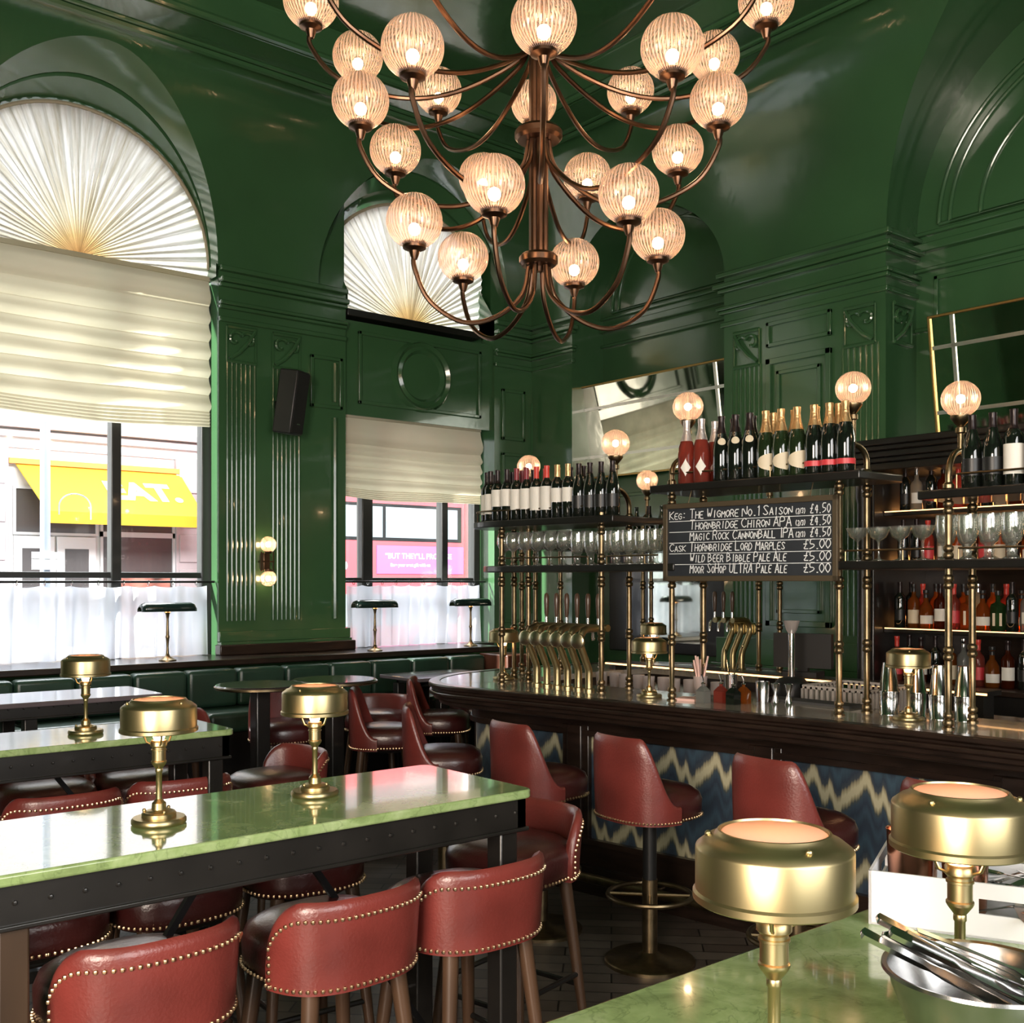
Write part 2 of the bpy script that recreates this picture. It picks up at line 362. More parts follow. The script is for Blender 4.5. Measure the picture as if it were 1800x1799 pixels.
def liquid(name, col):
    m, nt, b = mat(name); L = nt.links.new; out = nt.nodes['Material Output']
    t = N(nt, 'ShaderNodeBsdfTransparent', Color=(*col,1)); g = N(nt, 'ShaderNodeBsdfGlossy', Roughness=.05)
    tl = N(nt, 'ShaderNodeBsdfTranslucent', Color=(*col,1)); d = N(nt, 'ShaderNodeBsdfDiffuse', Color=(*[c*.5 for c in col],1))
    lw = N(nt, 'ShaderNodeLayerWeight', Blend=.2)
    s = mixsh(nt, t.outputs[0], mixsh(nt, tl.outputs[0], d.outputs[0], .4), .6); s = mixsh(nt, s, g.outputs[0], lw.outputs['Fresnel']); L(s, out.inputs[0]); return m
AMBER = liquid('amber_spirit', (.75,.24,.04)); AMBERD = liquid('dark_rum', (.28,.05,.015)); ROSE = liquid('rose_wine', (.85,.20,.14)); CLEARL = liquid('clear_spirit', (.75,.78,.74)); GREENL = liquid('green_glass_spirit', (.12,.30,.10))

# ------------------------------------------------------------------ the room shell
YW, XP, XR, ZC, ZT, INS = 7.8, 6.72, 7.12, 4.14, 5.45, .6
def inset(z):
    t = max(0, min(1, (z-ZC)/(ZT-ZC))); return INS*(1-sqrt(max(0, 1-t*t)))
def zrow(t): return ZC+(ZT-ZC)*sin(t*pi/2)

floor = M().box(-2.5, 7.6, -2.5, 8.1, -.1, 0); struct('floor', floor, FLOOR)

# wall with the street windows
W1 = dict(c=2.54, R=.985, Rz=1.25, c2=2.53, R2=.98, z2=4.12, Rz2=1.0, yg=8.0, zb=4.04)
W2 = dict(c=5.42, R=1.02, Rz=1.17, c2=5.47, R2=.95, z2=4.12, Rz2=.95, yg=8.08, zb=3.98, half=.79)
YE = 7.86
wn = M()
wn.box(-2.6, 1.56, YW, 8.2, 0, ZC).box(3.53, 4.66, YW, 8.2, 0, ZC).box(6.26, 7.6, YW, 8.2, 0, ZC)
wn.box(1.56, 3.53, YW, 8.2, 0, 1.06).box(4.66, 6.26, YW, 8.2, 0, 1.06)
wn.box(4.66, 6.26, 7.84, 8.2, 3.10, 3.90)
for a, b in ((-2.6, 1.40), (3.60, 4.60), (6.34, 7.6)): wn.box(a, b, 8.2, 8.3, ZC, 6)
wn.box(-2.6, 7.6, 8.2, 8.3, 5.25, 6).box(4.66, 6.26, 8.0, 8.2, 3.86, 4.0)
def arch_pts(w, n=40): return [(w['c']+w['R']*cos(pi*k/n), ZC+w['Rz']*sin(pi*k/n)) for k in range(n+1)]
def cove_columns(arches, a0, a1, step=.25):
    """columns along the wall: (coordinate, lowest z of the cove there)"""
    cols = []; x = a0; spans = sorted((w['c']-w['R'], w['c']+w['R'], w) for w in arches)
    for lo, hi, w in spans:
        n = max(1, int((lo-x)/step)); cols += [(x+(lo-x)*i/n, ZC) for i in range(n+1)]
        cols += [(p[0], min(p[1], ZT-.004)) for p in reversed(arch_pts(w))]; x = hi
    n = max(1, int((a1-x)/step)); cols += [(x+(a1-x)*i/n, ZC) for i in range(n+1)]
    return cols
cv = M()
def cove(cols, fn, rows=20):
    for (xa, za), (xb, zb) in zip(cols[:-1], cols[1:]):
        if abs(xa-xb) < 1e-6: continue
        vs = []
        for x, zl in ((xa, za), (xb, zb)):
            t0 = math.asin(max(0, min(1, (zl-ZC)/(ZT-ZC))))*2/pi
            for j in range(rows+1): z = zrow(t0+(1-t0)*j/rows); vs.append(fn(x, z))
        r = rows+1
        cv.add(vs, [(j, r+j, r+j+1, j+1) for j in range(rows)])
cove(cove_columns([W1, W2], -2.5, XP), lambda x, z: (min(x, XP-inset(z)), YW-inset(z), z))
E1 = dict(c=6.365, R=.905, Rz=.75); E2 = dict(c=2.57, R=1.47, Rz=1.44)
cove(cove_columns([E2, E1], -2.5, YW), lambda y, z: (XP-inset(z), min(y, YW-inset(z)), z))
def inner_arch(w, n=40, grow=0):
    hw = w.get('half', w['R2'])+grow; out = []
    for k in range(n+1):
        dx = hw*cos(pi*k/n); out.append((w['c2']+dx, w['z2']+sqrt(max(0, 1-(dx/(w['R2']+grow))**2))*(w['Rz2']+grow)))
    return out
for w in (W1, W2):       # splayed vault from the cove down to each window arch, with a groove, then the straight jambs
    P_ = arch_pts(w); Q_ = inner_arch(w); n_ = len(P_); y0f = lambda z: YW-inset(z)
    if 'half' in w:      # stepped end wall first, its opening with upright sides
        cv.add([(x, y, z) for x, z in P_ for y in (YW-inset(z), YE)], [(2*k, 2*k+1, 2*k+3, 2*k+2) for k in range(40)])
        O_ = [(w['c2']+w['half']*cos(pi*k/40), ZC-.01+w['Rz']*sqrt(1-(max(-w['R'], min(w['R'], w['c2']+w['half']*cos(pi*k/40)-w['c']))/w['R'])**2)) for k in range(41)]
        cv.add([(x, YE, z) for p in zip(P_, O_) for x, z in p], [(2*k, 2*k+1, 2*k+3, 2*k+2) for k in range(40)])
        for k in (0, 40): cv.add([(P_[k][0], YE, ZC), (O_[k][0], YE, ZC-.15), (O_[k][0], YE, O_[k][1])], [(0, 1, 2)])
        P_ = O_; y0f = lambda z: YE
    def lerp(k, t, push=0):
        a = Vector((P_[k][0], y0f(P_[k][1]), P_[k][1])); b = Vector((Q_[k][0], w['yg']+.02, Q_[k][1])); p = a.lerp(b, t)
        d = Vector((p.x-w['c'], 0, p.z-ZC)); d.normalize(); return p+d*push
    rows_ = [(0, 0), (.25, 0), (.50, 0), (.505, .035), (.545, .035), (.55, -.006), (.8, 0), (1, 0)]
    vs = [lerp(k, t, ps) for k in range(n_) for t, ps in rows_]; m_ = len(rows_)
    cv.add(vs, [(k*m_+j, k*m_+j+1, (k+1)*m_+j+1, (k+1)*m_+j) for k in range(n_-1) for j in range(m_-1)])
    for k, sgn in ((0, 1), (n_-1, -1)):
        xi, zi = Q_[k]; xo = P_[k][0]
        cv.add([(xi, YW, w['zb']), (xi, w['yg']+.1, w['zb']), (xi, w['yg']+.1, zi), (xi, YW, ZC), (xo, YW, ZC)], [(0, 1, 2, 3), (3, 2, 4)])
for w in (E1, E2):
    P_ = arch_pts(w)
    cv.add([(x, y, z) for y, z in P_ for x in (XP-inset(z), XR)], [(2*k, 2*k+1, 2*k+3, 2*k+2) for k in range(40)])
struct('trim_1', cv, GREENC, ang=50)
struct('wall_north', wn, GREEN)

# wall behind the bar
we = M().box(XR, 7.6, -2.6, 8.2, 0, 6)
we.box(XP, XR, 4.045, 5.46, 0, ZC).box(XP, XR, 7.23, YW, 0, ZC).box(XP, XR, -2.6, 1.10, 0, ZC)
struct('wall_east', we, GREEN)
# unseen sides, with real window openings
ws = M().box(-2.6, -.5, -2.7, -2.5, 0, 6).box(2.5, 7.6, -2.7, -2.5, 0, 6).box(-.5, 2.5, -2.7, -2.5, 0, 1.2).box(-.5, 2.5, -2.7, -2.5, 3.9, 6)
struct('wall_south', ws, GREEN)
ww = M().box(-2.7, -2.5, -2.6, -1.7, 0, 6).box(-2.7, -2.5, .5, 8.2, 0, 6).box(-2.7, -2.5, -1.7, .5, 0, .9).box(-2.7, -2.5, -1.7, .5, 3.5, 6)
struct('wall_west', ww, GREEN)
for k, (a, b) in enumerate(((-1.7, .5), (4.2, 6.2))):
    struct('trim_3', M().lathe([(.24, 0), (.30, .03), (.34, 0)], 32, caps=False).xf(Matrix.Translation((-2.5, (a+b)/2, 3.65)) @ Matrix.Rotation(pi/2, 4, 'Y')), GREEN)
    struct('trim_4', M().box(-2.52, -2.47, a+.1, b-.1, 3.36, 3.40).box(-2.52, -2.47, a+.1, b-.1, 3.94, 3.98).box(-2.52, -2.47, a+.1, a+.14, 3.36, 3.98).box(-2.52, -2.47, b-.14, b-.1, 3.36, 3.98), GREEN)

# ceiling: flat border, step, recessed field with a round moulded ring over the chandelier
cl = M()
bx0, bx1, by0, by1 = -2.0, XP-1.06, -2.0, YW-1.06
for b in ((-2.6, bx0, -2.6, YW), (bx1, 7.2, -2.6, 8.2), (bx0, bx1, -2.6, by0), (bx0, bx1, by1, 8.2)):
    cl.box(b[0], b[1], b[2], b[3], ZT, 5.9)
cl.box(bx0-.05, bx1+.05, by0-.05, by1+.05, 5.66, 5.9)
struct('ceiling', cl, GREENC)
mo = M()
for ins_, z, r in ((.60, ZT-.012, .03), (.66, ZT, .018), (1.04, ZT, .028), (.98, ZT, .012)):
    mo.tube([(-2.5, YW-ins_, z), (XP-ins_, YW-ins_, z)], r, 8).tube([(XP-ins_, -2.5, z), (XP-ins_, YW-ins_, z)], r, 8)
mo.tube([(bx0, by1+.02, 5.64), (bx1+.02, by1+.02, 5.64), (bx1+.02, by0, 5.64)], .03, 8)
struct('trim_5', mo, GREENC)
rg = M().lathe([(2.18, 0), (2.20, -.05), (2.24, -.03), (2.28, -.06), (2.33, -.02), (2.36, 0)], 96, (3.09, 3.54, 5.66), caps=False)
for i in range(72):
    a = 2*pi*i/72; r0, r1 = 2.0, 2.12; d = pi/72*.7
    for q in ((r0, a-d, a+d, .012), (r1, a-d, a+d, .012)):
        rg.tube([(3.09+q[0]*cos(q[1]), 3.54+q[0]*sin(q[1]), 5.655), (3.09+q[0]*cos(q[2]), 3.54+q[0]*sin(q[2]), 5.655)], .012, 4)
    rg.tube([(3.09+r0*cos(a-d), 3.54+r0*sin(a-d), 5.655), (3.09+r1*cos(a-d), 3.54+r1*sin(a-d), 5.655)], .012, 4)
struct('trim_6', rg, GREENC)

# entablature bands on the piers
bands = [(3.70, 3.74, .025), (3.80, 3.83, .035), (3.83, 3.86, .05), (3.97, 4.0, .04), (4.0, 4.04, .07), (4.09, 4.13, .05)]
en = M()
for z0, z1, d in bands:
    en.box(XP-d, XP+.02, 4.045-d, 5.46+d, z0, z1).box(XP, XR, 4.045-d, 4.05, z0, z1)
    en.box(XP-d, XP+.02, 7.23-d, YW, z0, z1)
    en.box(3.53, 4.66, YW-d, YW+.02, z0, z1).box(6.26, XP, YW-d, YW+.02, z0, z1)
for z0, z1, d in ((3.46, 3.49, .03), (3.88, 3.91, .04), (4.02, 4.08, .06), (4.14, 4.17, .03)):
    en.box(XR-d, XR+.01, 5.46, 7.23, z0, z1).box(XR-d, XR+.01, 1.1, 4.045, z0, z1)
struct('trim_7', en, GREEN, bevel=.008)
# fluting, capitals and raised panels
fl = M()
def flutes_n(x0, x1, z0, z1, n=7):
    for i in range(n):
        x = x0+(x1-x0)*i/(n-1); fl.tube([(x, YW-.002, z0), (x, YW-.002, z1)], .0125, 8)
def flutes_e(y0, y1, z0, z1, n=7):
    for i in range(n):
        y = y0+(y1-y0)*i/(n-1); fl.tube([(XP+.002, y, z0), (XP+.002, y, z1)], .012, 8)
flutes_n(3.60, 3.83, 1.38, 3.40); flutes_n(3.99, 4.22, 1.38, 3.40); flutes_n(6.72, 6.98, 1.38, 3.40, 6)
flutes_e(5.10, 5.36, 1.3, 3.36); flutes_e(4.10, 4.38, 1.3, 3.36)
fl.tube([(4.55, YW-.005, 1.38), (4.55, YW-.005, 3.05)], .025, 8).tube([(4.55, YW-.005, 3.18), (4.55, YW-.005, 3.5)], .025, 8)
struct('trim_8', fl, GREEN)
cp = M()
def capital(fn):
    """carved bracket: slab, two scrolls and a leaf rib"""
    def spiral(cx, cz, s): return [fn(cx+s*(.075-.065*t)*cos(5*t+.5), .02, cz+(.075-.065*t)*sin(5*t+.5)) for t in [i/18 for i in range(19)]]
    cp.tube(spiral(-.055, .17, 1), .014, 6).tube(spiral(.055, .17, -1), .014, 6)
    cp.tube([fn(-.10, .015, .02), fn(-.03, .03, .07), fn(.05, .035, .16), fn(.11, .02, .25)], .016, 6)
    cp.tube([fn(-.12, .015, 0), fn(.12, .015, 0)], .016, 6).tube([fn(-.12, .015, .27), fn(.12, .015, .27)], .016, 6)
    cp.tube([fn(-.12, .01, 0), fn(-.12, .01, .27)], .009, 6).tube([fn(.12, .01, 0), fn(.12, .01, .27)], .009, 6)
for x in (3.715, 4.105, 6.85): capital(lambda a, d, z, x=x: (x+a, YW-d, 3.40+z))
for y in (5.23, 4.24): capital(lambda a, d, z, y=y: (XP-d, y+a, 3.36+z))
capital(lambda a, d, z: (6.92+a, 4.045-d, 3.36+z))
struct('trim_9', cp, GREEN)
pn = M()
def frame_e(X, y0, y1, z0, z1, w=.03, d=.025):
    pn.box(X-d, X, y0, y1, z0, z0+w).box(X-d, X, y0, y1, z1-w, z1).box(X-d, X, y0, y0+w, z0, z1).box(X-d, X, y1-w, y1, z0, z1)
def frame_n(x0, x1, z0, z1, Y=YW, w=.03, d=.025):
    pn.box(x0, x1, Y-d, Y, z0, z0+w).box(x0, x1, Y-d, Y, z1-w, z1).box(x0, x0+w, Y-d, Y, z0, z1).box(x1-w, x1, Y-d, Y, z0, z1)
frame_e(XP, 4.47, 5.04, 1.35, 3.38, .045, .03); frame_e(XP, 4.56, 4.95, 1.45, 3.28, .03, .02); frame_e(XP, 4.47, 5.04, 3.47, 3.66)
frame_e(XR, 5.6, 7.1, 1.2, 2.5); frame_e(XR, 1.4, 3.9, 3.52, 3.84)
frame_n(4.80, 6.12, 3.2, 3.82, 7.84); frame_n(6.34, 6.62, 1.3, 2.9); frame_n(6.34, 6.62, 3.02, 3.5); frame_n(4.32, 4.62, 3.12, 3.55)
for (R_, Rz_, w) in ((1.30, 1.10, E2), (1.22, 1.02, E2), (1.0, .80, E2), (.74, .78, E1), (.66, .70, E1)):
    pn.tube([(XR-.005, w['c']+R_*cos(pi*k/48), 4.2+Rz_*sin(pi*k/48)) for k in range(49)]+[(XR-.005, w['c']+R_, 4.2)], .018, 6)
pn.box(3.53-.01, 4.68, YW-.045, YW, 1.22, 1.30).box(3.53-.01, 4.68, YW-.07, YW, 1.12, 1.22).box(6.24, XP, YW-.05, YW, 1.05, 1.25)
pn.box(XP-.05, XP, 4.02, 5.5, 1.05, 1.25).box(XP-.08, XP, 3.99, 5.53, 0, 1.05)
struct('trim_10', pn, GREEN, bevel=.006)
rd = M().lathe([(.20, 0), (.23, .035), (.26, .02), (.29, .045), (.32, 0)], 40, caps=False).xf(Matrix.Translation((5.46, 7.842, 3.51)) @ Matrix.Rotation(pi/2, 4, 'X'))
struct('trim_11', rd, GREEN)

# windows
def window(name, x0, x1, yg, zb, zt, mull, rail, w):
    f = M(); d = .05
    f.box(x0-.02, x0+.06, yg-d, yg+d, zb, zt).box(x1-.06, x1+.02, yg-d, yg+d, zb, zt).box(x0, x1, yg-d, yg+d, zt-.05, zt+.02).box(x0, x1, yg-d, yg+d, zb-.04, zb+.05)
    for xm, wd in mull: f.box(xm-wd/2, xm+wd/2, yg-d, yg+d, zb, zt)
    f.box(x0, x1, yg-.03, yg+.03, rail-.022, rail+.022)
    o = struct(name, f, FRAMEP, bevel=.008)
    p = M().box(x0, x1, yg-.004, yg+.004, zb, zt).build('window_pane', CLEAR, o)
    q = inner_arch(w, 32, .02)
    pl = M(); pr_ = [(q[0][0], w['zb']-.1)]+q+[(q[-1][0], w['zb']-.1)]
    n = len(pr_); pl.add([(x, yg+.06, z) for x, z in pr_]+[(x, yg+.068, z) for x, z in pr_], [tuple(range(n)), tuple(reversed(range(n, 2*n)))])
    pl.build('fanlight_pane', CLEAR, o)
    return o
window('window_1', 1.57, 3.52, 8.0, 1.06, 4.0, [(2.80, .075)], 1.735, W1)
window('window_2', 4.66, 6.26, 8.08, 1.06, 3.10, [(5.02, .11), (5.86, .07)], 1.70, W2)
# small dark pelmet shelf under the second fan and the sill ledge over the bench
struct('trim_12', M().box(4.68, 6.10, 7.80, 8.0, 3.93, 3.99), BLACKW, bevel=.006)
struct('trim_13', M().box(-1.5, 5.95, 7.30, 7.80, 1.075, 1.12).box(1.33, 3.52, 7.78, 8.0, 1.06, 1.12).box(4.66, 6.26, 7.78, 8.05, 1.06, 1.12).box(3.50, 4.70, 7.70, 7.80, 1.12, 1.20), WOOD, bevel=.008)

# ------------------------------------------------------------------ the street outside
struct('street_ground', M().box(-14, 30, 8.3, 40, -.3, -.15), ASPH)
struct('wall_neighbour', M().box(-8, -6, -4, 3, -.3, 9), STONE)  # unseen block, added only to keep direct sun out of the west window
fb = thing('shop_building', 'pale stone shop building across the street', 'building', (6, 21, -.15))
fy = 0
M().box(-12, 3.4, .0, 4, 0, 11).build('facade', STONE, fb)
m = M()
for z0, z1, d in ((4.50, 4.62, .10), (4.66, 4.76, .22), (4.30, 4.34, .04)): m.box(-12, 3.4, -d, 0, z0, z1)
m.build('cornice', STONEP, fb)
for x0, x1 in ((-1.05, -.60), (2.55, 3.25)):
    m = M().box(x0, x1, -.12, 0, 0, 4.3)
    for k in range(6): m.box(x0+.06, x1-.06, -.15, -.12, .12+.7*k, .68+.7*k)
    m.build('pilaster', STONEP, fb, bevel=.02)
for x0, x1, z0, z1 in ((-.46, .98, 2.75, 3.55), (1.12, 2.5, .6, 2.75), (1.12, 2.5, 2.75, 3.55)):
    f = M().box(x0-.05, x1+.05, -.06, 0, z0-.05, z0).box(x0-.05, x1+.05, -.06, 0, z1, z1+.05).box(x0-.05, x0, -.06, 0, z0, z1).box(x1, x1+.05, -.06, 0, z0, z1).build('shop_window', WHITE, fb)
    M().box(x0, x1, -.02, -.01, z0, z1).build('pane', DARKGL, f)
for x0, x1 in ((-.5, .22), (.26, .98)):
    dr = M().box(x0, x1, -.08, -.02, 0, 2.68).build('door', LABELW, fb, bevel=.01)
    M().box(x0+.14, x1-.14, -.085, -.075, .6, 2.45).build('pane', DARKGL, dr)
M().box(1.2, 2.45, -.05, -.03, .6, 1.9).build('window_display', pm('shop_display', (.42,.16,.12), .6, noise=.8, nscale=3, detail=1), fb)
aw = thing('awning', 'sloping yellow shop awning with large white letters', 'awning', (5.52, 20.98, 2.85))
a0, a1 = Vector((0, 0, 1.02)), Vector((.35, -1.05, .06))
M().add([(.0,-.02,1.04),(3.12,-.02,1.04),(3.22,-1.05,.10),(.28,-1.05,.10),(.0,-.02,1.01),(3.12,-.02,1.01),(3.22,-1.05,.07),(.28,-1.05,.07)],
    [(0,1,2,3),(7,6,5,4),(0,4,5,1),(1,5,6,2),(2,6,7,3),(3,7,4,0)]).build('canopy', YELLOW, aw)
M().box(.28, 3.22, -1.06, -1.04, -.12, .09).build('valance', pm('orange_yellow_canvas', (.86,.42,.02), .7), aw)
M().box(-.12, 3.16, -.12, -.02, 1.0, 1.1).build('roller_box', pm('orange_roller', (.75,.32,.08), .6), aw)
def text(name, s, size, matl, parent, loc, rot, bold=0, extrude=.002, align='LEFT', shear=0, xs=1, label=None):
    c = bpy.data.curves.new(name, 'FONT'); c.body = s; c.size = size; c.extrude = extrude; c.offset = bold; c.align_x = align; c.shear = shear
    tmp = bpy.data.objects.new(name, c); COL.objects.link(tmp); bpy.context.view_layer.update()
    me = bpy.data.meshes.new_from_object(tmp.evaluated_get(bpy.context.evaluated_depsgraph_get())); bpy.data.objects.remove(tmp); me.name = name
    me.materials.clear(); me.materials.append(matl); o = bpy.data.objects.new(name, me); COL.objects.link(o)
    o.location = loc; o.rotation_euler = rot; o.scale = (xs, 1, 1)
    if parent: o.parent = parent
    if label: o['label'] = label
    return o
sl = atan2(.94, 1.03)
text('lettering', 'EAT.', .70, LABELW, aw, (1.50, -.74, .40), (sl, 0, 0), bold=.035, shear=-.12, xs=1.02)
lp = thing('street_post', 'slim grey lamp post standing in the street outside the left window', 'post', (3.90, 13.5, -.15))
M().lathe([(.075, 0), (.06, .3), (.055, 7)], 16).build('post', GREYM, lp)
sg = M().box(-.17, .17, -.075, -.055, 1.98, 2.10).box(-.17, .17, -.075, -.055, 2.11, 2.19).build('sign_plate', WHITE, lp)
M().tube([(.16, 0, 2.65)]+[(.16+.19*(1-cos(pi*k/12)), 0, 2.75+.16*sin(pi*k/12)) for k in range(13)]+[(.54, 0, 2.6)], .008, 6).build('hook', GREYM, lp)

bus = thing('bus', 'red double-decker bus with a pink advert seen through the second window', 'bus', (10.2, 17, -.15))
M().box(-1.35, 2.75, 0, 2.4, .35, 4.45).build('body', BUSRED, bus, bevel=.12)
for x0, x1 in ((-1.2, -.93+.0), (-.88, .75), (.82, 2.5)): M().box(x0, x1, -.012, .0, 2.66, 3.24).build('upper_window', BUSGL, bus, bevel=.004)
M().box(-1.3, 2.6, -.006, 0, 2.60, 3.30).build('window_band', BLACKP, bus)
for x0, x1 in ((-1.2, -.93+.0), (-.88, .75), (.82, 2.5)): M().box(x0, x1, -.012, .0, 1.0, 1.6).build('lower_window', BUSGL, bus, bevel=.004)
M().box(.62, 2.64, -.012, 0, 1.98, 2.51).build('advert_panel', PINK, bus)
text('advert_heading', '“BUT THEY’LL PROPOSE', .145, LABELW, bus, (.80, -.014, 2.27), (pi/2, 0, 0), bold=.003, extrude=.001)
text('advert_line', 'Save your next gift with us', .085, LABELW, bus, (.92, -.014, 2.12), (pi/2, 0, 0), bold=.003, extrude=.001)
text('bus_lettering', 'Go', .34, LABELW, bus, (-.45, -.014, 2.05), (pi/2, 0, 0), bold=.01, extrude=.001)
for x in (-.6, 1.9): M().lathe([(.48, 0), (.5, .03), (.5, .25), (.48, .28)], 28).xf(Matrix.Translation((x, -.02, .5)) @ Matrix.Rotation(-pi/2, 4, 'X')).build('wheel', RUBBER, bus)
wp = M().box(13.2, 15.5, 16.6, 18, -.15, 6).build('white_hoarding', STONE, None); tag(wp, 'blank white building corner beyond the end of the red bus', 'wall')

# ------------------------------------------------------------------ window dressings
def fan_shade(name, w, label):
    n, m_ = 420, 14; cz = w['zb']-.005; hw = w.get('half', w['R2'])+.03
    rnd = random.Random(3); ph = [rnd.uniform(.5, 1.5) for _ in range(n+1)]
    def reach(th):
        lo, hi = 0, 2.2
        for _ in range(26):
            m = (lo+hi)/2; x = m*cos(th); z = cz+m*sin(th)
            zt = w['z2']+.015+w['Rz2']*sqrt(max(0, 1-(x/(w['R2']+.02))**2))
            if abs(x) < hw and z < zt: lo = m
            else: hi = m
        return lo
    def fn(a, t):
        th = pi*a; r = .02+(reach(th)-.02)*t; k = int(a*n)
        return (r*cos(th), -.009*sin(th*84+1.6*sin(th*9)+.8*sin(th*23))*ph[k]*min(1, t*2+.15), r*sin(th))
    g = M().grid(fn, n, m_)
    t = thing(name, label, 'window shade', (w['c2'], w['yg']-.045, cz))
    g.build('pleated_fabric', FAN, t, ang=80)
    q = [(x-w['c2'], -.01, z-cz) for x, z in inner_arch(w, 40, .004)]
    M().tube(q, .014, 6).build('trim_braid', pm('braid', (.42,.36,.26), .8), t)
    return t
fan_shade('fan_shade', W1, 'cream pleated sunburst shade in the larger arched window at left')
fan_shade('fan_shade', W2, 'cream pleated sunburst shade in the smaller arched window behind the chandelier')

def roman_blind(x0, x1, ytop, z0, z1, folds, label):
    prof = []; n = len(folds)
    # folds: heights of each crease, top to bottom
    for a, b in zip(folds[:-1], folds[1:]):
        h = a-b; d = min(.05, h*.42)
        for k in range(6):
            t = k/6; prof.append((-d*sin(pi*t**1.6)*(.4+.6*t), a-h*t))
        prof.append((.004, b))
    w = x1-x0
    def fn(a, t):
        i = t*(len(prof)-1); k = min(int(i), len(prof)-2); f = i-k
        y = prof[k][0]*(1-f)+prof[k+1][0]*f; z = prof[k][1]*(1-f)+prof[k+1][1]*f
        s = (z1-z)/(z1-z0); wob = .008*sin(a*9+z*5)*s+.006*sin(a*23+z*11)*s
        return (x0+w*a, y+wob, z+.012*sin(a*7+z*9)*s*.6-.018*sin(pi*a)*s)
    t = thing('roman_blind', label, 'blind', (0, ytop, 0))
    M().grid(fn, 60, len(prof)-1).build('cloth', BLIND, t, ang=55)
    M().box(x0, x1, -.012, .04, z1, z1+.035).build('headrail', BLIND, t)
    return t
def creases(z1, z0, first, k, stack):
    out = [z1, z1-first]; z = z1-first; s = (z-z0-stack)/k
    for i in range(k): z -= s; out.append(z)
    for i in range(5): z -= stack/5; out.append(z)
    return out
roman_blind(1.60, 3.47, 7.84, 2.87, 4.0, creases(4.0, 2.87, .20, 6, .12), 'wide cream roman blind half lowered in the left window')
roman_blind(4.68, 6.15, 7.87, 2.41, 3.08, creases(3.08, 2.41, .22, 4, .08), 'short cream roman blind in the window behind the bar end')

def cafe_curtain(x0, x1, Y, z0, z1, label, n, seed):
    r = random.Random(seed); t = thing('cafe_curtain', label, 'curtain', (0, Y, 0)); ph = [r.uniform(0, 6) for _ in range(6)]
    def fn(a, s):
        am = .010+.016*s
        y = am*(sin(a*n*6.28+ph[0])+.6*sin(a*n*2.7*6.28*.5+ph[1]+s*1.5))+.02*s*sin(a*5+ph[2])
        sag = .012*abs(sin(a*pi*9))*(1-s)
        return (x0+(x1-x0)*a+.012*sin(a*n*9+ph[3])*s, y, z1-sag-(z1-z0)*s)
    M().grid(fn, 220, 12).build('voile', SHEER, t, ang=80)
    rod = M().tube([(x0-.06, -.01, z1+.03), (x1+.06, -.01, z1+.03)], .009, 8).build('rod', BLACKP, t)
    for i in range(10):
        x = x0+(x1-x0)*(i+.5)/10
        M().tube([(x, -.01+.016*cos(2*pi*k/10), z1+.022+.020*sin(2*pi*k/10)) for k in range(10)], .003, 5, closed=True).build('ring', STEEL, rod)
    return t
cafe_curtain(1.62, 3.46, 7.86, 1.125, 1.655, 'white sheer half curtain on a rod across the left window', 13, 2)
cafe_curtain(4.72, 6.16, 7.90, 1.125, 1.655, 'white sheer half curtain on a rod across the second window', 10, 5)

# ------------------------------------------------------------------ fittings on the walls and ceiling
def bankers_lamp():
    t = thing('desk_lamp', 'dark desk lamp with long shade on the sill of the left window', 'lamp', (0, 0, 0), 0, 'dark desk lamps along the window sill')
    M().lathe([(.062, 0), (.062, .008), (.045, .016), (.02, .03), (.011, .05)], 24).build('base', BRASSD, t)
    M().lathe([(.011, .05), (.008, .10), (.012, .16), (.016, .17), (.011, .185), (.008, .30), (.014, .335), (.022, .345), (.01, .36)], 16).build('stem', BRASSD, t)
    sh = M(); prof = [(-.068, -.022), (-.062, .012), (-.04, .032), (0, .04), (.04, .032), (.062, .012), (.068, -.022)]
    rings = []
    for x, k in ((-.20, .55), (-.185, .86), (-.165, 1), (.165, 1), (.185, .86), (.20, .55)):
        rings.append([(x, y*k, .365+(z+.022)*k-.022+.01) for y, z in prof])
    sh.loft(rings, closed=False, caps=False); o = sh.build('lamp_shade', pm('dark_green_shade', (.012,.028,.024), .2, coat=.6), t)
    so = o.modifiers.new('thick', 'SOLIDIFY'); so.thickness = .004
    M().tube([(-.10, 0, .375), (.10, 0, .375)], .012, 8).build('tube_bulb', BULBS, t)
    return t
bl = bankers_lamp(); bl.location = (2.99, 7.46, 1.12)
dup(bl, (4.72, 7.44, 1.12), 0, 'dark desk lamp with long shade at left on the second window sill')
dup(bl, (5.72, 7.46, 1.12), 0, 'dark desk lamp on the sill nearest the bar end')

def globe_mesh(r, nf=44):
    return M().lathe([(r*max(.30 if j == 0 else 0.001, sin(pi*(.11+.89*j/22))), -r*cos(pi*(.11+.89*j/22))) for j in range(23)], nf*4, flute=.03, nf=nf)
sc = thing('wall_sconce', 'twin-globe wall lamp glowing on the fluted pier between the windows', 'lamp', (3.905, 7.8, 1.845))
M().box(-.028, .028, -.065, 0, -.07, .07).build('backplate', BRONZE, sc, bevel=.006)
M().tube([(-.05, -.075, -.08), (-.05, -.075, .08)], .006, 6).tube([(.05, -.075, -.08), (.05, -.075, .08)], .006, 6).box(-.055, .055, -.085, -.03, -.006, .006).build('bracket', BRONZE, sc)
for s in (1, -1):
    g = globe_mesh(.062).build('globe', GLOBE, sc); g.location = (0, -.09, s*.135)
    M().ball((0, 0, 0), .022).build('bulb', BULB, g)
    M().lathe([(.02, -.012), (.028, 0), (.028, .012)], 14).xf(Matrix.Translation((0, -.09, s*.072))).build('cup', BRONZE, sc)

